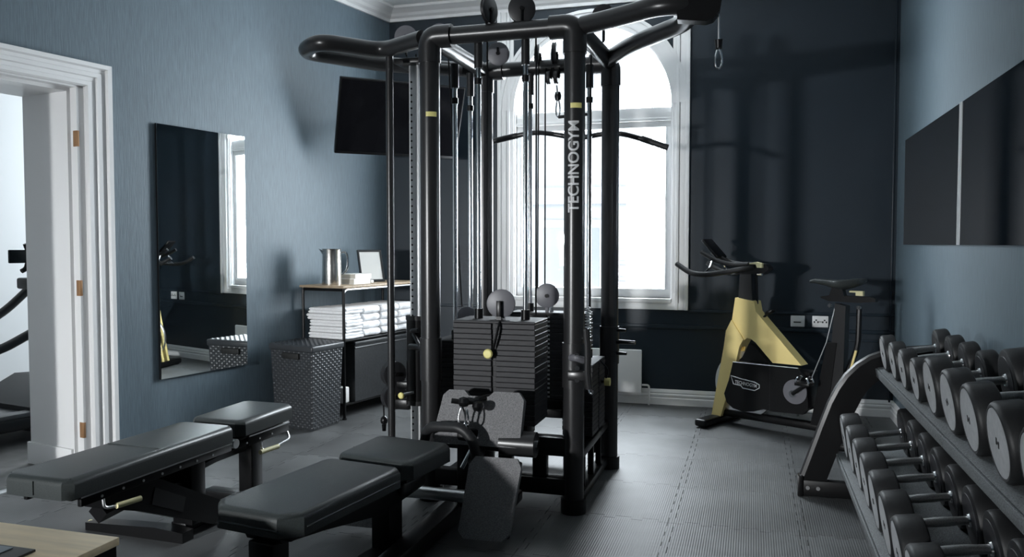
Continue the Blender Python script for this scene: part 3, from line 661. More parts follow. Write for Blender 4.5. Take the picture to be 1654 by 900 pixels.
# ================================================================== BENCHES
def bench(name, label, org, ang, zt, back, seat, wn_, wf, style):
    root = thing(name, label, 'bench', (org[0], org[1], 0))
    d = V(math.sin(ang), math.cos(ang), 0); r = V(math.cos(ang), -math.sin(ang), 0)
    X = axes((org[0], org[1], 0), r, d, V(0, 0, 1))       # x across, y along, z up
    th = 0.075
    def pad(nm, y0, y1, w0, w1, z1, slope=0.0, cham=0.05):
        # plan outline with clipped near corners, rounded edges
        bm = bmesh.new()
        o_ = [(-w0 / 2 + cham, y0), (w0 / 2 - cham, y0), (w0 / 2, y0 + cham), (w1 / 2, y1 - 0.03), (w1 / 2 - 0.03, y1), (-w1 / 2 + 0.03, y1), (-w1 / 2, y1 - 0.03), (-w0 / 2, y0 + cham)]
        lo = [bm.verts.new((x, y, z1 - th + slope * (y - y0))) for x, y in o_]; hi = [bm.verts.new((x, y, z1 + slope * (y - y0))) for x, y in o_]
        bm.faces.new(list(reversed(lo))); ft = bm.faces.new(hi)
        for i in range(8): bm.faces.new((lo[i], lo[(i + 1) % 8], hi[(i + 1) % 8], hi[i]))
        eds = list(ft.edges); bmesh.ops.bevel(bm, geom=eds, offset=0.026, segments=4, profile=0.5, affect='EDGES')
        bm.verts.index_update(); vs = [v.co.copy() for v in bm.verts]; fs = [[v.index for v in f.verts] for f in bm.faces]; bm.free()
        return MB().add(vs, fs, X).build(nm, 'vinyl', root)
    bp = pad('back_pad', 0, back, wn_, wf, zt, 0.0, 0.06 if style == 'A' else 0.03)
    spd = pad('seat_pad', back + 0.035, back + 0.035 + seat, wf * 0.98, wf * 1.04 if style == 'A' else wf, zt + (0.004 if style == 'A' else 0.006), 0.02 if style == 'A' else 0.015, 0.035)
    # seams
    if style == 'B':
        MB().tube([(-wf * 0.47, back * 0.50, zt - 0.012), (-wf * 0.42, back * 0.50, zt + 0.0005), (wf * 0.42, back * 0.50, zt + 0.0005), (wf * 0.49, back * 0.50, zt - 0.014)], 0.0025, 6, X=X).build('seam', 'vinyl', bp)
        MB().tube([(-wn_ * 0.44, 0.03, zt - 0.004), (wn_ * 0.44, 0.03, zt - 0.004)], 0.003, 6, X=X).build('seam', 'vinyl', bp)
        MB().box((0, -0.002, zt - 0.04), (0.0018, 0.0045, 0.05), X=X).build('seam', 'vinyl', bp)
    else:
        for s in (-1, 1): MB().tube([(s * wn_ * 0.5, 0.07, zt - th * 0.62), (s * wf * 0.5, back - 0.04, zt - th * 0.62)], 0.004, 6, X=X).build('piping', 'vinyl', bp)
        MB().tube([(-wn_ * 0.34, -0.001, zt - th * 0.66), (wn_ * 0.34, -0.001, zt - th * 0.66)], 0.004, 6, X=X).build('piping', 'vinyl', bp)
    L = back + seat + 0.035
    MB().box((0, back / 2, zt - th - 0.006), (wn_ * 0.86, back * 0.92, 0.014), 0.004, X=X).build('back_board', 'black', bp)
    MB().box((0, back + 0.035 + seat / 2, zt - th - 0.004), (wf * 0.86, seat * 0.9, 0.014), 0.004, X=X).build('seat_board', 'black', spd)
    zr = zt - th
    if style == 'B':
        for s in (-1, 1):
            rl = MB().box((s * wf * 0.42, back * 0.53, zr - 0.025), (0.02, back * 0.9, 0.04), 0.004, X=X).build('side_rail', 'black', root)
            MB().box((s * (wf * 0.42 + 0.011), back * 0.53, zr - 0.009), (0.004, back * 0.9, 0.006), X=X).build('rail_edge', 'satin', rl)
            for k in range(7): MB().cyl((s * wf * 0.42 + s * 0.009, back * (0.18 + 0.11 * k), zr - 0.03), (s * wf * 0.42 + s * 0.0125, back * (0.18 + 0.11 * k), zr - 0.03), 0.0055, n=10, X=X).build('rail_bolt', 'satin', rl)
            rl = MB().box((s * wf * 0.40, back + 0.04 + seat * 0.55, zr - 0.03), (0.02, seat * 0.75, 0.05), 0.004, X=X).build('side_rail', 'black', root)
            MB().box((s * (wf * 0.40 + 0.011), back + 0.04 + seat * 0.55, zr - 0.008), (0.004, seat * 0.75, 0.006), X=X).build('rail_edge', 'satin', rl)
            for k in range(3): MB().cyl((s * wf * 0.40 + s * 0.009, back + 0.10 + 0.1 * k, zr - 0.035), (s * wf * 0.40 + s * 0.0125, back + 0.10 + 0.1 * k, zr - 0.035), 0.005, n=10, X=X).build('rail_bolt', 'satin', rl)
        # main spine, legs and feet
        MB().tube([(0, back * 0.30, 0.24), (0, back + 0.05, zr - 0.08), (0, L - 0.1, zr - 0.08)], 0.045, 4, X=X).build('spine', 'black', root)
        MB().prism([(0.16, 0.325), (0.34, 0.345), (0.44, 0.335), (0.90, 0.085), (0.90, 0.02), (0.80, 0.015), (0.36, 0.215), (0.18, 0.28)], -0.05, 0.05, X=axes(X @ V(0.04, 0.05, 0), d, V(0, 0, 1), r)).build('prop_arm', 'black', root)
        MB().prism([(0.44, 0.29), (0.62, 0.195), (0.60, 0.135), (0.42, 0.225)], 0.05, 0.053, X=axes(X @ V(0.04, 0.05, 0), d, V(0, 0, 1), r)).build('arm_cover', 'char', root)
        MB().cyl((0.085, 0.90, 0.05), (0.10, 0.90, 0.05), 0.012, n=12, X=X).build('arm_bolt', 'satin', root)
        MB().span((-0.035, L - 0.22, 0.04), (0.045, L - 0.13, zr - 0.04), 0.006, X=X).build('leg', 'black', root)
        MB().span((-0.24, L - 0.25, 0.0), (0.24, L - 0.16, 0.05), 0.01, X=X).build('foot_bar', 'black', root)
        MB().span((-0.02, back * 0.76, 0.05), (0.085, back * 0.86, zr - 0.05), 0.006, X=X).build('leg', 'black', root)
        MB().span((-0.03, back * 0.76, 0.012), (0.05, L - 0.2, 0.06), 0.006, X=X).build('floor_beam', 'black', root)
        MB().prism([(-0.44, 0.0), (0.10, 0.0), (0.10, 0.045), (-0.05, 0.055), (-0.44, 0.035)], -0.035, 0.035, X=axes(X @ V(0, 0.67, 0), r, V(0, 0, 1), -d)).build('foot_bar', 'black', root)
        MB().cyl((-0.45, 0.67, 0.02), (-0.435, 0.67, 0.02), 0.016, n=14, X=X).build('foot_cap', 'cream', root)
        MB().tube([(wf * 0.40, back * 0.20, zr - 0.03), (wf * 0.42, back * 0.20, zr - 0.085), (wf * 0.46, back * 0.26, zr - 0.088)], 0.006, 8, 0.02, X=X).build('adjust_lever', 'satin', root)
        MB().cyl((wf * 0.46, back * 0.25, zr - 0.088), (wf * 0.52, back * 0.36, zr - 0.088), 0.011, n=12, X=X).build('lever_grip', 'cream', root)
        MB().tube([(wf * 0.40, back + 0.22, zr - 0.05), (wf * 0.42, back + 0.22, zr - 0.10), (wf * 0.46, back + 0.30, zr - 0.105), (wf * 0.5, back + 0.42, zr - 0.085), (wf * 0.40, back + 0.44, zr - 0.05)], 0.006, 8, 0.02, X=X).build('adjust_lever', 'satin', root)
        MB().cyl((wf * 0.44, back + 0.2, zr - 0.105), (wf * 0.48, back + 0.33, zr - 0.105), 0.012, n=12, X=X).build('lever_grip', 'cream', root)
        MB().cyl((-0.10, back + 0.02, zr - 0.02), (wf * 0.44, back + 0.02, zr - 0.02), 0.022, n=18, X=X).build('pivot', 'satin', root)
    else:
        MB().prism([(0.06, zr - 0.01), (L - 0.05, zr - 0.01), (L - 0.08, zr - 0.10), (back, zr - 0.13), (0.30, zr - 0.075), (0.08, zr - 0.05)], -0.075, 0.075, X=axes(X @ V(0, 0, 0), d, V(0, 0, 1), r)).build('spine', 'black', root)
        MB().span((-0.045, back + 0.10, 0.03), (0.045, back + 0.20, zr - 0.06), 0.008, X=X).build('leg', 'black', root)
        MB().span((-0.055, 0.06, 0.03), (0.055, 0.14, zr - 0.05), 0.008, X=X).build('leg', 'black', root)
        MB().span((-0.05, 0.05, 0.0), (0.05, back + 0.2, 0.05), 0.008, X=X).build('floor_beam', 'black', root)
        MB().span((-0.22, 0.0, 0.0), (0.22, 0.08, 0.05), 0.01, X=X).build('foot_bar', 'black', root)
        MB().span((0.075, back + 0.12, zr - 0.09), (0.10, back + 0.30, zr - 0.035), 0.02, 4, X=X).build('grip_recess', 'char', root)
    return root
bench('adjustable_bench', 'black padded bench in the foreground pointing at the weight stack', (-1.553, 2.215), math.radians(8.2), 0.44, 0.655, 0.34, 0.365, 0.365, 'A')
bench('adjustable_bench', 'long black bench with cream lever grips beside doorway and mirror', (-2.475, 2.262), math.radians(2.0), 0.46, 0.94, 0.44, 0.32, 0.31, 'B')

# ================================================================== DUMBBELL RACK
TI = math.radians(9.0)
rk = thing('dumbbell_rack', 'black two-tier dumbbell rack along the right wall', 'dumbbell rack', (0.6, 2.9, 0))
RX = lambda y: axes((0, y, 0), (1, 0, 0), (0, 0, 1), (0, -1, 0))      # x across, y up
for y in (4.42, 1.30):
    # foot, curved leg
    ef = MB().span((0.245, y - 0.05, 0.0), (0.97, y + 0.0, 0.085), 0.008).build('foot_beam', 'black', rk)
    MB().span((0.235, y - 0.06, 0.0), (0.262, y + 0.01, 0.105), 0.004).build('end_cap', 'black', ef)
    for x in (0.285, 0.335): MB().cyl((x, y - 0.05, 0.045), (x, y - 0.056, 0.045), 0.010, n=10).build('bolt', 'satin', ef)
    outer = [(0.262, 0.085), (0.30, 0.20), (0.352, 0.36), (0.395, 0.485), (0.43, 0.56), (0.47, 0.625), (0.52, 0.68), (0.575, 0.72), (0.64, 0.748), (0.72, 0.765), (0.93, 0.785)]
    inner = [(0.93, 0.665), (0.74, 0.655), (0.66, 0.64), (0.61, 0.615), (0.57, 0.575), (0.535, 0.52), (0.50, 0.44), (0.455, 0.32), (0.41, 0.19), (0.375, 0.085)]
    lg = MB().prism(outer + inner, -0.022, 0.022, X=RX(y - 0.022)).build('end_frame', 'black', rk)
    MB().tube([(a, y - 0.022, b) for a, b in outer], 0.0235, 8).build('edge_highlight', 'char', lg)  # lighter tube stands in for the highlight along the leg's outer edge
    MB().span((0.88, y - 0.05, 0.08), (0.95, y, 0.80), 0.006).build('rear_post', 'black', rk)
for x0, z0, dep, nm in ((0.602, 0.668, 0.34, 'upper'), (0.426, 0.222, 0.40, 'lower')):
    X = axes((x0, 0, z0), (math.cos(TI), 0, math.sin(TI)), (0, 1, 0))
    for ya, yb in ((2.905, 4.40), (1.32, 2.90)):
        tr = MB().span((0, ya, -0.008), (dep, yb, 0.004), 0.003, X=X).build('shelf_tray', 'black', rk)
        MB().span((0.004, ya + 0.002, 0.004), (dep - 0.01, yb - 0.002, 0.012), 0.003, X=X).build('shelf_liner', 'liner', tr)
        MB().span((-0.006, ya, -0.035), (0.004, yb, 0.009), 0.003, X=X).build('shelf_lip', 'liner', tr)
        MB().span((dep * 0.62, ya, -0.05), (dep * 0.62 + 0.05, yb, -0.01), 0.004, X=X).build('shelf_rail', 'black', tr)

def dumbbell(R, L, T_, label, group):
    root = thing('dumbbell', label, 'dumbbell', (0, 0, 0), group)
    XA = axes((0, 0, 0), (0, 1, 0), (0, 0, 1), (1, 0, 0))
    MB().lathe([(0.0145, -L / 2 + T_ * 0.5), (0.0145, -0.05), (0.0165, -0.02), (0.0165, 0.02), (0.0145, 0.05), (0.0145, L / 2 - T_ * 0.5)], 16, X=XA).build('handle', 'handle', root)
    for s in (-1, 1):
        b = R * 0.12
        pf = [(0.001, s * (L / 2 - T_)), (R * 0.86, s * (L / 2 - T_)), (R - b * 0.3, s * (L / 2 - T_ + b * 0.35)), (R, s * (L / 2 - T_ + b)), (R, s * (L / 2 - b)), (R - b * 0.3, s * (L / 2 - b * 0.35)), (R * 0.91, s * L / 2), (R * 0.86, s * L / 2), (R * 0.85, s * (L / 2 - 0.003)), (0.001, s * (L / 2 - 0.003))]
        hd = MB().lathe(pf, 30, X=XA).build('head', 'rubber', root)
        ds = MB().lathe([(0.001, s * (L / 2 - 0.0025)), (R * 0.845, s * (L / 2 - 0.0025)), (R * 0.845, s * (L / 2 - 0.0005)), (R * 0.82, s * L / 2), (0.001, s * L / 2)], 30, X=XA).build('face_disc', 'disc', hd)
        mk = MB(); e = s * (L / 2 + 0.0006)
        for dy, dz, a, b_ in ((-0.009, 0, 0.006, 0.02), (0.009, 0, 0.006, 0.02), (0, 0, 0.016, 0.005)):
            mk.box((e, dy, dz), (0.0012, a, b_))
        mk.build('face_mark', 'dark', hd)
        MB().lathe([(0.001, s * (L / 2 - T_ - 0.008)), (0.021, s * (L / 2 - T_ - 0.008)), (0.024, s * (L / 2 - T_))], 18, X=XA).build('collar', 'chrome', root)
        MB().lathe([(R * 0.2, s * (L / 2 - T_ - 0.002)), (R * 0.76, s * (L / 2 - T_ - 0.002)), (R * 0.78, s * (L / 2 - T_ + 0.001))], 28, X=XA).build('inner_disc', 'plate', hd)
    return root
def dup(root, label):
    r = root.copy(); COL.objects.link(r); r['label'] = label
    for ch in list(root.children):
        c = ch.copy(); COL.objects.link(c); c.parent = r
        for g in ch.children:
            d = g.copy(); COL.objects.link(d); d.parent = c
    return r
ORD = ['farthest', 'second farthest', 'third farthest', 'fourth from the far end', 'fifth from the far end', 'sixth from the far end', 'seventh from the far end', 'eighth from the far end', 'ninth from the far end']
def place(root, X0, z0, xc, R, y, roll):
    zp = z0 + 0.012 / math.cos(TI) + (xc - X0) * math.tan(TI) + R / math.cos(TI)
    root.location = (xc, y, zp); root.rotation_euler = (roll, -TI, 0)
small = big = low = None
for i, y in enumerate((4.23, 3.96, 3.71, 3.44, 3.16, 2.88, 2.61, 2.32, 2.04)):
    R = 0.0875 if i < 4 else 0.107
    lab = '%s round-headed black dumbbell on the upper rack shelf, grey disc face' % ORD[i]
    if i < 4:
        o = dumbbell(R, 0.295, 0.062, lab, 'dumbbells on the upper shelf') if small is None else dup(small, lab); small = small or o
    else:
        o = dumbbell(R, 0.325, 0.08, lab, 'dumbbells on the upper shelf') if big is None else dup(big, lab); big = big or o
    place(o, 0.602, 0.668, 0.605 + (0.1475 if i < 4 else 0.1625), R, y, random.uniform(-0.5, 0.5))
for i, y in enumerate((4.23, 3.97, 3.71, 3.46, 3.20, 2.94, 2.68, 2.43)):
    lab = '%s black dumbbell on the lower rack shelf' % ORD[i]
    o = dumbbell(0.113, 0.35, 0.088, lab, 'dumbbells on the lower shelf') if low is None else dup(low, lab); low = low or o
    place(o, 0.426, 0.222, 0.435 + 0.175, 0.113, y, random.uniform(-0.5, 0.5))

# ================================================================== INDOOR BIKE
TH = math.radians(28); BA = V(math.cos(TH), -math.sin(TH), 0); BN = V(math.sin(TH), math.cos(TH), 0); BF = V(-0.218, 6.024, 0)
bk = thing('exercise_bike', 'yellow framed indoor cycling bike with black saddle by the back wall', 'exercise bike', tuple(BF + BA * 0.5))
BX = axes(BF, BA, BN, V(0, 0, 1))                                    # x along, y away from camera, z up
BP = axes(BF, BA, V(0, 0, 1), -BN)                                   # for prisms: (along, up), depth towards camera
def bl(mb, *a, **k): return mb.build(*a, **k)
up_poly = [(0.068, 0.60), (0.078, 0.68), (0.118, 0.76), (0.141, 0.92), (0.285, 0.90), (0.30, 0.83), (0.635, 0.488), (0.43, 0.485), (0.30, 0.615), (0.265, 0.637), (0.235, 0.64), (0.205, 0.615), (0.185, 0.57)]
fr = MB().prism(up_poly, -0.05, 0.05, X=BP).build('frame', 'yellow', bk)
for s in (-1, 1):
    MB().prism([(-0.03, 0.06), (0.045, 0.06), (0.155, 0.44), (0.185, 0.575), (0.215, 0.63), (0.12, 0.76), (0.078, 0.68), (0.062, 0.56)], s * 0.045 - 0.018, s * 0.045 + 0.018, X=BP).build('fork_blade', 'yellow', bk)
MB().lathe([(0.06, -0.02), (0.20, -0.012), (0.232, -0.018), (0.236, -0.012), (0.236, 0.012), (0.232, 0.018), (0.20, 0.012), (0.06, 0.02)], 40, X=BP @ Matrix.Translation((0.205, 0.305, 0))).build('flywheel', 'satin', bk)
gp = [(0.10, 0.24), (0.135, 0.34), (0.166, 0.47), (0.645, 0.476), (0.70, 0.40), (0.715, 0.22), (0.68, 0.175), (0.47, 0.165), (0.40, 0.17), (0.33, 0.145), (0.25, 0.13), (0.17, 0.145), (0.12, 0.18)]
gd = MB().prism(gp, 0.066, 0.115, X=BP).build('chain_guard', 'black', bk)
MB().prism([(0.30, 0.45), (0.70, 0.45), (0.70, 0.2), (0.45, 0.19)], -0.06, 0.066, X=BP).build('drive_housing', 'black', bk)
MB().prism([(0.19, 0.50), (0.24, 0.60), (0.29, 0.58), (0.39, 0.47), (0.16, 0.47)], -0.028, 0.028, X=BP).build('mudguard', 'black', bk)
MB().tube([BP @ V(0.445, 0.47, 0.1155), BP @ V(0.445, 0.17, 0.1155)], 0.002, 6).build('guard_seam', 'char', gd)
MB().tube([BP @ V(0.166, 0.472, 0.1155), BP @ V(0.645, 0.478, 0.1155)], 0.003, 6).build('guard_edge', 'satin', gd)
# emblem on the guard
LO = BP @ Matrix.Translation((0.262, 0.332, 0.1162)) @ Matrix.Rotation(-0.07, 4, 'Z')
ol = [(-0.112, 0.034), (-0.088, -0.020), (-0.03, -0.022), (-0.015, -0.036), (0.075, -0.036), (0.108, -0.012), (0.106, 0.010), (0.07, 0.022), (-0.03, 0.026)]
MB().tube([LO @ V(x, y, 0) for x, y in ol], 0.0035, 6, closed=True).build('emblem_outline', 'print', gd)
vs, fs = wtext('TECHNOGYM', 0.034); kx = 0.165 / (max(v.x for v in vs) - min(v.x for v in vs))
MB().add([LO @ V(v.x * kx + 0.006, v.y * 1.0 - 0.004, 0.001) for v in vs], fs).build('emblem_lettering', 'print', gd)
# crank
dk = MB().cyl(BP @ V(0.625, 0.32, 0.115), BP @ V(0.625, 0.32, 0.122), 0.082, n=30).build('crank_disc', 'pulley', bk)
MB().cyl(BP @ V(0.62, 0.31, 0.115), BP @ V(0.62, 0.31, 0.15), 0.024, n=18).build('crank_hub', 'chrome', bk)
MB().tube([BP @ V(0.62, 0.31, 0.145), BP @ V(0.715, 0.385, 0.15)], 0.014, 10).build('crank_arm', 'black', bk)
pd = MB().box((0.725, 0.395, 0.20), (0.10, 0.022, 0.085), 0.006, X=BP).build('pedal', 'black', bk)
for k in (-1, 1): MB().tube([BP @ V(0.725 + k * 0.045, 0.405, 0.165), BP @ V(0.725 + k * 0.03, 0.44, 0.165), BP @ V(0.725 + k * 0.03, 0.44, 0.235), BP @ V(0.725 + k * 0.045, 0.405, 0.235)], 0.006, 8, 0.02).build('toe_clip', 'chrome', pd)
MB().tube([BP @ V(0.62, 0.31, -0.10), BP @ V(0.53, 0.24, -0.11)], 0.014, 10).build('crank_arm', 'black', bk)
MB().box((0.52, 0.23, -0.16), (0.10, 0.022, 0.085), 0.006, X=BP).build('pedal', 'black', bk)
# feet and base beam
def foot(x, hl):
    MB().box((x, 0, 0.035), (0.095, hl * 2, 0.055), 0.018, 3, X=BX).build('foot_bar', 'black', bk)
    for s in (-1, 1): MB().cyl(BX @ V(x, s * (hl - 0.04), 0.0), BX @ V(x, s * (hl - 0.04), 0.012), 0.03, n=14).build('rubber_foot', 'rubber', bk)
foot(0.0, 0.27); foot(0.98, 0.25)
MB().box((0.50, 0, 0.085), (0.98, 0.07, 0.05), 0.01, X=BX).build('base_beam', 'black', bk)
# seat post and rear struts
MB().prism([(0.79, 0.08), (0.90, 0.08), (0.915, 0.90), (0.845, 0.915)], -0.035, 0.035, X=BP).build('seat_post', 'char', bk)
MB().prism([(0.70, 0.10), (0.80, 0.10), (0.865, 0.66), (0.80, 0.655)], -0.045, 0.045, X=BP).build('rear_frame', 'black', bk)
MB().tube([BP @ V(0.70, 0.40, 0.046), BP @ V(0.80, 0.66, 0.046), BP @ V(0.848, 0.90, 0.03)], 0.004, 6).build('frame_piping', 'satin', bk)
MB().tube([BP @ V(0.93, 0.10, 0), BP @ V(0.905, 0.45, 0), BP @ V(0.985, 0.62, 0.0), BP @ V(0.99, 0.9, 0)], 0.018, 10, 0.1).build('rear_strut', 'black', bk)
MB().tube([BP @ V(0.93, 0.40, 0.03), BP @ V(0.985, 0.62, 0.03)], 0.008, 8).build('strut_stripe', 'yellow', bk)
MB().prism([(0.745, 0.955), (0.80, 0.965), (1.06, 0.965), (1.095, 0.955), (1.095, 0.935), (1.0, 0.925), (0.80, 0.925), (0.745, 0.945)], -0.022, 0.022, X=BP).build('seat_slider', 'black', bk)
MB().prism([(0.80, 0.96), (0.90, 0.96), (0.88, 1.03), (0.82, 1.02)], -0.025, 0.025, X=BP).build('saddle_clamp', 'black', bk)
MB().prism([(0.935, 1.0), (1.02, 1.0), (1.02, 0.97), (0.975, 0.97), (0.975, 0.99), (0.935, 0.99)], 0.0, 0.03, X=BP).build('adjust_lever', 'cream', bk)
for x, z in ((0.815, 0.90), (1.0, 0.895)): MB().cyl(BP @ V(x, z, 0.03), BP @ V(x, z, 0.045), 0.013, n=12).build('bolt', 'chrome', bk)
sd = MB(); sec = []
S = [(0.665, 0.016, 1.052, 0.016), (0.70, 0.024, 1.062, 0.03), (0.78, 0.034, 1.06, 0.05), (0.84, 0.052, 1.058, 0.075), (0.90, 0.078, 1.062, 0.08), (0.96, 0.09, 1.07, 0.065), (1.0, 0.082, 1.072, 0.045), (1.015, 0.06, 1.068, 0.025)]
nn = 14
for x, hw, zt, dp in S:
    for k in range(nn):
        a = 2 * PI * k / nn; y = math.cos(a) * hw; zz = math.sin(a)
        sec.append(BX @ V(x, y, zt + (0.008 * zz if zz > 0 else dp * zz * (0.75 if abs(math.cos(a)) < 0.8 else 0.9))))
fs = [(i * nn + k, i * nn + (k + 1) % nn, (i + 1) * nn + (k + 1) % nn, (i + 1) * nn + k) for i in range(len(S) - 1) for k in range(nn)]
fs += [tuple(reversed(range(nn))), tuple(range((len(S) - 1) * nn, len(S) * nn))]
sd.add(sec, fs).build('saddle', 'vinyl', bk, angle=60)
# handlebar stem, bars, aero pad
MB().prism([(0.155, 0.90), (0.262, 0.885), (0.25, 1.11), (0.165, 1.11)], -0.03, 0.03, X=BP).build('handlebar_post', 'char', bk)
MB().tube([BP @ V(0.285, 0.88, 0), BP @ V(0.275, 1.09, 0)], 0.008, 8).build('post_rod', 'black', bk)
MB().prism([(0.05, 1.10), (0.17, 1.13), (0.30, 1.165), (0.36, 1.16), (0.385, 1.13), (0.34, 1.09), (0.17, 1.085)], -0.035, 0.035, X=BP).build('handlebar_clamp', 'black', bk)
MB().prism([(0.25, 1.165), (0.30, 1.175), (0.345, 1.165), (0.345, 1.135), (0.31, 1.135), (0.30, 1.158), (0.25, 1.158)], 0.03, 0.06, X=BP).build('adjust_lever', 'cream', bk)
MB().cyl(BP @ V(0.30, 1.09, 0.03), BP @ V(0.34, 1.09, 0.04), 0.008, n=10).build('bolt', 'chrome', bk)
for s in (-1, 1):
    MB().tube([BX @ V(0.27, s * 0.03, 1.14), BX @ V(0.12, s * 0.10, 1.105), BX @ V(-0.01, s * 0.20, 1.08), BX @ V(-0.12, s * 0.22, 1.09), BX @ V(-0.24, s * 0.21, 1.155)], 0.019, 12, 0.06, 8).build('bar_horn', 'rubber', bk)
    MB().tube([BX @ V(0.24, s * 0.045, 1.155), BX @ V(0.10, s * 0.06, 1.155), BX @ V(-0.02, s * 0.07, 1.185), BX @ V(-0.12, s * 0.075, 1.24)], 0.017, 12, 0.05, 6).build('aero_bar', 'rubber', bk)
    MB().tube([BX @ V(-0.03, s * 0.17, 1.10), BX @ V(-0.03, s * 0.10, 1.13), BX @ V(-0.03, s * 0.07, 1.185)], 0.008, 8, 0.03).build('cross_brace', 'chrome', bk)
PXm = axes(BP @ V(-0.06, 1.265, 0), BA * 0.70 + V(0, 0, -0.71), BN, None)
MB().box((0, 0, 0), (0.18, 0.13, 0.022), 0.006, X=PXm).build('console_holder', 'black', bk)
MB().tube([BP @ V(0.0, 1.20, 0), BP @ V(0.10, 1.15, 0)], 0.014, 10).build('console_arm', 'black', bk)
MB().lathe([(0.001, 0), (0.012, 0), (0.012, 0.03), (0.024, 0.04), (0.03, 0.06), (0.024, 0.08), (0.001, 0.085)], 18, X=axes(BP @ V(0.335, 0.79, 0), BA, BN, (BA * 0.75 + V(0, 0, 0.66)).normalized())).build('brake_knob', 'black', bk)

# ================================================================== SHELF UNIT ON THE LEFT WALL
SS0, SD0, SD1, SL = -1.20, 0.055, 0.44, 1.0
sh = thing('storage_shelf', 'black metal storage shelf with wooden top against left wall', 'shelf', tuple(LW(SS0 + SL / 2, 0.25)))
for s in (SS0, SS0 + SL):
    for d_ in (SD0, SD1):
        lg = MB().cyl(LW(s, d_, 0), LW(s, d_, 0.975), 0.011, n=10).build('leg', 'black', sh)
        MB().cyl(LW(s, d_, 0), LW(s, d_, 0.012), 0.017, n=10).build('foot', 'rubber', lg)
MB().span((SS0 - 0.02, SD0 - 0.02, 0.972), (SS0 + SL + 0.02, SD1 + 0.015, 0.99), 0.003, X=LX).build('top_board', 'wood', sh)
for d_ in (SD0, SD1): MB().tube([LW(SS0, d_, 0.86), LW(SS0, d_, 0.962), LW(SS0 + 0.12, d_, 0.962), LW(SS0 + SL, d_, 0.962)], 0.009, 8, 0.09, 8).build('top_rail', 'satin' if d_ == SD1 else 'black', sh)
for s in (SS0, SS0 + SL): MB().tube([LW(s, SD0, 0.958), LW(s, SD1, 0.958)], 0.010, 8).build('end_rail', 'black', sh)
MB().span((SS0, SD0, 0.572), (SS0 + SL, SD1, 0.586), 0.003, X=LX).build('middle_shelf', 'black', sh)
MB().span((SS0, SD0, 0.10), (SS0 + SL, SD1, 0.114), 0.003, X=LX).build('lower_shelf', 'black', sh)
bx_ = thing('storage_box', 'large black leather-look storage box on the lower shelf below the towels', 'storage box', tuple(LW(SS0 + 0.55, 0.25, 0.114)))
MB().prism([(-0.43, 0.0), (0.43, 0.0), (0.43, 0.445), (-0.43, 0.445)], 0.0, 0.30, X=axes(LW(SS0 + 0.55, 0.145, 0.116), LD, V(0, 0, 1), LN)).build('body', 'leather', bx_)
MB().tube([LW(SS0 + 0.12, 0.447, 0.52), LW(SS0 + 0.98, 0.447, 0.52)], 0.005, 6).build('stitching', 'leather', bx_)
MB().span((SS0 + 0.12, 0.14, 0.535), (SS0 + 0.98, 0.45, 0.565), 0.006, X=LX).build('lid', 'leather', bx_)
tp = thing('tissue_pack', 'small white pack on the bottom shelf behind the hamper', 'tissue pack', tuple(LW(SS0 + 0.06, 0.40, 0.114)))
MB().span((SS0 + 0.01, 0.30, 0.1145), (SS0 + 0.08, 0.425, 0.235), 0.012, 3, X=LX).build('wrapper', 'paper', tp)
MB().span((SS0 + 0.005, 0.34, 0.15), (SS0 + 0.012, 0.40, 0.21), 0.003, X=LX).build('front_label', 'bookcloth', tp)

# folded towels, each its own thing
def towel_mesh(seed, ln, dp, h, leaves):
    rnd = random.Random(seed); vs = []; fs = []
    def leaf(z0, z1):
        r = (z1 - z0) / 2; c = (z0 + z1) / 2
        return [(r * 0.4, z0)] + [(dp - r + r * math.cos(a), c + r * math.sin(a)) for a in [(-0.5 + k / 10) * PI for k in range(11)]] + [(r * 0.4, z1), (0.0, c)]
    st = [(-0.5, 0.35), (-0.495, 0.75), (-0.48, 0.95)] + [(-0.45 + 0.1 * k, 1.0) for k in range(10)] + [(0.48, 0.95), (0.495, 0.75), (0.5, 0.35)]
    for l in range(leaves):
        z0, z1 = h * l / leaves, h * (l + 1) / leaves; c = (z0 + z1) / 2
        pf = leaf(z0, z1); n = len(pf); base = len(vs); ox = rnd.uniform(-0.008, 0.008); oe = rnd.uniform(0.96, 1.0)
        for t_, e in st:
            for u, z in pf:
                w1 = 0.006 * math.sin(8 * t_ + seed * 1.3 + l) + 0.003 * math.sin(21 * t_ + seed)
                sg = 0.0012 * math.sin(11 * t_ + seed * 2.1) * (u / dp) ** 2
                vs.append((t_ * ln * oe, u + ox + w1 - (1 - e) * 0.012, c + (z - c) * e + (sg if z > c else sg * 0.6)))
        m = len(st)
        for i in range(m - 1):
            for k in range(n): fs.append((base + i * n + k, base + i * n + (k + 1) % n, base + (i + 1) * n + (k + 1) % n, base + (i + 1) * n + k))
        fs += [tuple(base + k for k in reversed(range(n))), tuple(base + (m - 1) * n + k for k in range(n))]
    mb = MB(); mb.add(vs, fs); return mb
COLN = ['at the near end of the shelf', 'second stack from the hamper', 'third stack from the hamper', 'in the stack farthest from the hamper']
LAY = ['bottom', 'second lowest', 'middle', 'second highest', 'top']
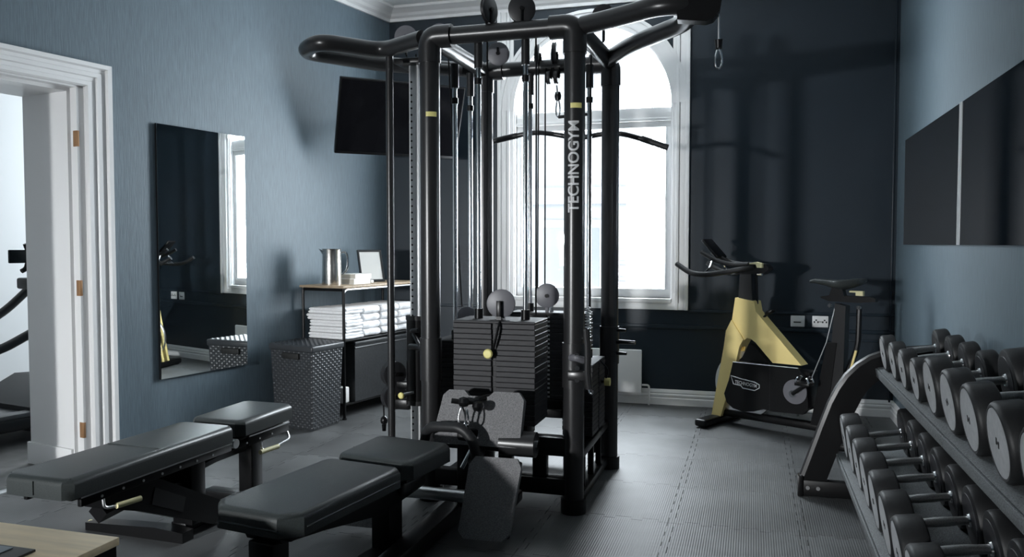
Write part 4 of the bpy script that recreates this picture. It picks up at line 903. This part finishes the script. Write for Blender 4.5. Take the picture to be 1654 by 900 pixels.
for c_, (s_, ln_) in enumerate(((SS0 + 0.135, 0.22), (SS0 + 0.37, 0.22), (SS0 + 0.605, 0.22), (SS0 + 0.84, 0.22))):
    hs = 5 if c_ == 0 else 4; h_ = 0.047 if c_ == 0 else 0.058
    for k in range(hs):
        nmz = LAY[k] if hs == 5 else ['bottom', 'second lowest', 'second highest', 'top'][k]
        me = towel_mesh(c_ * 7 + k * 3, ln_ + random.uniform(-0.012, 0.006), 0.34, h_ - 0.003, 2 if c_ == 0 else 1).mesh('folded_towel', 'towel', angle=60)
        o = bpy.data.objects.new('folded_towel', me); COL.objects.link(o)
        o.matrix_world = Matrix.Translation(LW(s_ + random.uniform(-0.006, 0.006), 0.075 + random.uniform(-0.005, 0.018), 0.5885 + k * h_)) @ Matrix.Rotation(PI / 2 - LA + PI + random.uniform(-0.02, 0.02), 4, 'Z')
        tag(o, 'folded white towel, %s one %s' % (nmz, COLN[c_]), 'towel', 'folded towels on the shelf')

# things on top of the shelf
ZS = 0.990
def LM(s, t_, z, rot=0): return Matrix.Translation(LW(s, t_, z)) @ Matrix.Rotation(PI / 2 - LA + rot, 4, 'Z')
jg = thing('steel_jug', 'tall polished steel water jug on the wooden shelf top', 'jug', tuple(LW(SS0 + 0.10, 0.23, ZS)))
J = LM(SS0 + 0.10, 0.25, ZS)
MB().lathe([(0.001, 0), (0.072, 0), (0.074, 0.01), (0.072, 0.13), (0.069, 0.262), (0.072, 0.272), (0.067, 0.27), (0.064, 0.25), (0.066, 0.02), (0.001, 0.015)], 32, X=J).build('body', 'steel', jg)
hd_ = V(0.75, 0.65, 0).normalized(); jc = LW(SS0 + 0.10, 0.25, ZS)
MB().tube([jc + hd_ * 0.066 + V(0, 0, 0.245), jc + hd_ * 0.11 + V(0, 0, 0.25), jc + hd_ * 0.125 + V(0, 0, 0.19), jc + hd_ * 0.115 + V(0, 0, 0.11), jc + hd_ * 0.07 + V(0, 0, 0.07)], 0.008, 10, 0.03).build('handle', 'chrome', jg)
MB().add([jc - hd_ * 0.060 + V(0.02, -0.025, 0.255), jc - hd_ * 0.098 + V(0, 0, 0.275), jc - hd_ * 0.060 + V(-0.02, 0.025, 0.255), jc - hd_ * 0.065 + V(0, 0, 0.225)], [(0, 1, 3), (1, 2, 3), (0, 2, 1)]).build('spout', 'steel', jg)
for k, (z0, h_, dx, lbl, cm) in enumerate(((0.0, 0.042, 0.0, 'thick white book lying flat beside the steel jug, lower of two', 'paper'), (0.042, 0.036, 0.015, 'white book lying on top of another book beside the jug', 'paper'))):
    b_ = thing('book', lbl, 'book', tuple(LW(SS0 + 0.32, 0.28, ZS + z0)), 'books on the shelf top')
    s0_ = SS0 + 0.225 + dx
    MB().span((s0_ + 0.004, 0.20, ZS + z0 + 0.004), (s0_ + 0.196, 0.356, ZS + z0 + h_ - 0.004), X=LX).build('pages', 'bookcloth', b_)
    MB().span((s0_, 0.196, ZS + z0), (s0_ + 0.2, 0.36, ZS + z0 + 0.004), X=LX).span((s0_, 0.196, ZS + z0 + h_ - 0.004), (s0_ + 0.2, 0.36, ZS + z0 + h_), X=LX).span((s0_, 0.356, ZS + z0), (s0_ + 0.2, 0.361, ZS + z0 + h_), X=LX).build('cover', cm, b_)
sm = MB().span((SS0 + 0.46, 0.30, ZS), (SS0 + 0.50, 0.34, ZS + 0.025), 0.006, 3, X=LX).build('small_box', 'paper'); tag(sm, 'tiny white box on the shelf top between books and picture frame', 'box')
pf_ = thing('picture_frame', 'dark framed white sign leaning on the wall above the shelf', 'picture frame', tuple(LW(SS0 + 0.70, 0.18, ZS)))
PFX = axes(LW(SS0 + 0.62, 0.24, ZS + 0.003), (LD * 0.86 + LN * 0.5).normalized(), (V(0, 0, 1) * 0.95 - (LN * 0.86 - LD * 0.5) * 0.31).normalized(), None)
if (PFX @ V(0, 0, 1) - PFX @ V(0, 0, 0)).dot(LN) < 0: sgn = -1
else: sgn = 1
for a, b in (((-0.105, 0), (0.105, 0.018)), ((-0.105, 0.252), (0.105, 0.27)), ((-0.105, 0.018), (-0.089, 0.252)), ((0.089, 0.018), (0.105, 0.252))):
    MB().span((a[0], a[1], -0.008), (b[0], b[1], 0.008), 0.002, 1, X=PFX).build('frame_side', 'char', pf_)
MB().span((-0.09, 0.016, -0.004), (0.09, 0.254, 0.003 * 1), X=PFX).build('print', 'paper', pf_)

# ================================================================== WOVEN HAMPER
hm = thing('laundry_hamper', 'tall dark woven plastic laundry hamper beside the shelf', 'hamper', (-3.03, 5.10, 0))
HU = V(0.044, 0.295, 0).normalized(); HV = V(-0.345, 0.095, 0).normalized(); HO = V(-2.902, 4.906, 0)
def weave(mb, o, u, v, nrm, lu, lv, nu, nv, fr=(1, 1), amp=0.006, taper=0.0):
    """woven panel: u across (lu), v up (lv); strands go over and under"""
    su, sv = nu * 4, nv * 4; vs = []
    for j in range(sv + 1):
        for i in range(su + 1):
            a, b = i / su, j / sv
            x = a * nu; y = b * nv
            ph = 1 if (int(x) + int(y)) % 2 == 0 else -1
            fx, fy = x - int(x), y - int(y)
            hgt = (math.sin(PI * fx) ** 0.7 * math.sin(PI * fy) ** 0.5) * amp * (1.0 if ph > 0 else 0.25) if 0 < fx < 1 and 0 < fy < 1 else 0
            sk = taper * b
            vs.append(o + u * ((a * (lu + 2 * sk)) - sk) + v * (b * lv) + nrm * (hgt + sk))
    fs = [(j * (su + 1) + i, j * (su + 1) + i + 1, (j + 1) * (su + 1) + i + 1, (j + 1) * (su + 1) + i) for j in range(sv) for i in range(su)]
    mb.add(vs, fs)
up3 = V(0, 0, 1); lu_, lv_, hh_ = 0.30, 0.37, 0.585; tp_ = 0.02
def hside(o, u, n_, l, nu):
    mb = MB(); weave(mb, o + V(0, 0, 0.012), u, up3, n_, l, hh_ - 0.045, nu, 30, taper=tp_); return mb
hside(HO, HU, -HV, lu_, 14).build('woven_side', 'rattan', hm, angle=80)
hside(HO + HV * lv_, -HV, -HU, lv_, 17).build('woven_side', 'rattan', hm, angle=80)
hside(HO + HU * lu_, HV, HU, lv_, 17).build('woven_side', 'rattan', hm, angle=80)
hside(HO + HU * lu_ + HV * lv_, -HU, HV, lu_, 14).build('woven_side', 'rattan', hm, angle=80)
HXm = axes(HO, HU, HV, up3)
MB().span((0.004, 0.004, 0.0), (lu_ - 0.004, lv_ - 0.004, 0.03), 0.004, X=HXm).build('base', 'rattan', hm)
ld_ = MB().span((-tp_ - 0.012, -tp_ - 0.012, hh_ - 0.035), (lu_ + tp_ + 0.012, lv_ + tp_ + 0.012, hh_ + 0.012), 0.012, 3, X=HXm).build('lid', 'rattan', hm)
mb = MB(); weave(mb, HO + HU * -0.015 + HV * -0.015 + V(0, 0, hh_ + 0.0125), HU, HV, up3, lu_ + 0.03, lv_ + 0.03, 15, 18, amp=0.005); mb.build('lid_weave', 'rattan', ld_, angle=80)
MB().span((-tp_ - 0.016, 0.10, hh_ - 0.09), (0.0, 0.27, hh_ - 0.045), 0.01, X=HXm).build('hand_grip', 'dark', hm)

# ================================================================== PLYWOOD BOX, TRAY
pb = thing('plywood_box', 'pale plywood jump box with dark side in the bottom left corner', 'box', (-2.0, 1.4, 0))
MB().span((-2.45, 1.02, 0.478), (-1.648, 1.775, 0.50), 0.002).build('top_panel', 'ply', pb)
MB().span((-1.668, 1.03, 0.0), (-1.650, 1.765, 0.478)).build('side_panel', 'black', pb)
MB().span((-2.448, 1.03, 0.0), (-2.430, 1.765, 0.478)).build('side_panel', 'black', pb)
MB().span((-2.43, 1.745, 0.0), (-1.668, 1.763, 0.478)).build('side_panel', 'black', pb)
MB().span((-2.43, 1.032, 0.0), (-1.668, 1.05, 0.478)).build('side_panel', 'black', pb)
tr = thing('flat_tray', 'dark edged blue-grey tray lying on the plywood box', 'tray', (-2.05, 1.45, 0.50))
MB().span((-2.30, 1.04, 0.5005), (-1.775, 1.625, 0.508), 0.002).build('tray_edge', 'black', tr)
MB().span((-2.28, 1.06, 0.508), (-1.835, 1.612, 0.511), 0.001).build('tray_face', 'greypanel', tr)

# ================================================================== TREADMILL IN THE ADJOINING ROOM
tmr = thing('treadmill', 'grey treadmill seen through the doorway in the adjoining room', 'treadmill', tuple(LW(-2.6, -1.3)))
MB().span((-3.5, -1.65, 0.09), (-2.0, -0.95, 0.17), 0.015, X=LX).build('deck', 'char', tmr)
MB().span((-3.48, -1.55, 0.17), (-2.3, -1.05, 0.185), 0.004, X=LX).build('running_belt', 'belt', tmr)
for t_ in (-1.63, -1.01): MB().span((-3.5, t_ - 0.05, 0.165), (-2.2, t_ + 0.05, 0.20), 0.012, X=LX).build('side_rail', 'belt', tmr)
MB().prism([(-0.35, 0.06), (0.38, 0.06), (0.38, 0.24), (0.25, 0.34), (-0.05, 0.36), (-0.35, 0.22)], -0.36, 0.36, X=axes(LW(-2.3, -1.3, 0), LD, V(0, 0, 1), LN)).build('motor_hood', 'rubber', tmr)
MB().span((-3.4, -1.62, 0.0), (-3.3, -0.98, 0.09), 0.01, X=LX).build('foot', 'rubber', tmr); MB().span((-2.1, -1.62, 0.0), (-2.0, -0.98, 0.09), 0.01, X=LX).build('foot', 'rubber', tmr)
for t_ in (-1.62, -0.98):
    MB().tube([LW(-2.02, t_, 0.2), LW(-2.12, t_, 0.95), LW(-2.2, t_, 1.10)], 0.035, 12, 0.1).build('upright', 'char', tmr)
    MB().tube([LW(-2.16, t_, 1.05), LW(-2.45, t_, 0.80), LW(-2.85, t_, 0.62), LW(-3.05, t_, 0.60)], 0.03, 12, 0.12).build('handrail', 'char', tmr)
    MB().cyl(LW(-2.56, t_, 0.74), LW(-2.66, t_, 0.70), 0.034, n=14).build('rail_sensor', 'satin', tmr)
MB().span((-2.42, -1.5, 0.98), (-2.3, -1.1, 1.06), 0.015, X=LX).build('console_bridge', 'black', tmr)
MB().tube([LW(-2.16, -1.3, 1.05), LW(-2.4, -1.26, 1.16), LW(-2.48, -1.22, 1.22)], 0.03, 12, 0.05).build('console_arm', 'black', tmr)
MB().box((0, 0, 0), (0.12, 0.09, 0.02), 0.006, X=axes(LW(-2.585, -1.2, 1.215), LD, V(0, 0, 1), LN)).build('console_tablet', 'screen', tmr)
MB().tube([LW(-2.53, -1.2, 1.30), LW(-2.50, -1.2, 1.215), LW(-2.53, -1.2, 1.13), LW(-2.56, -1.2, 1.115)], 0.016, 10, 0.03).build('console_clamp', 'black', tmr)
MB().span((-2.50, -0.935, 0.10), (-2.44, -0.93, 0.135), X=LX).build('yellow_label', 'label', tmr)
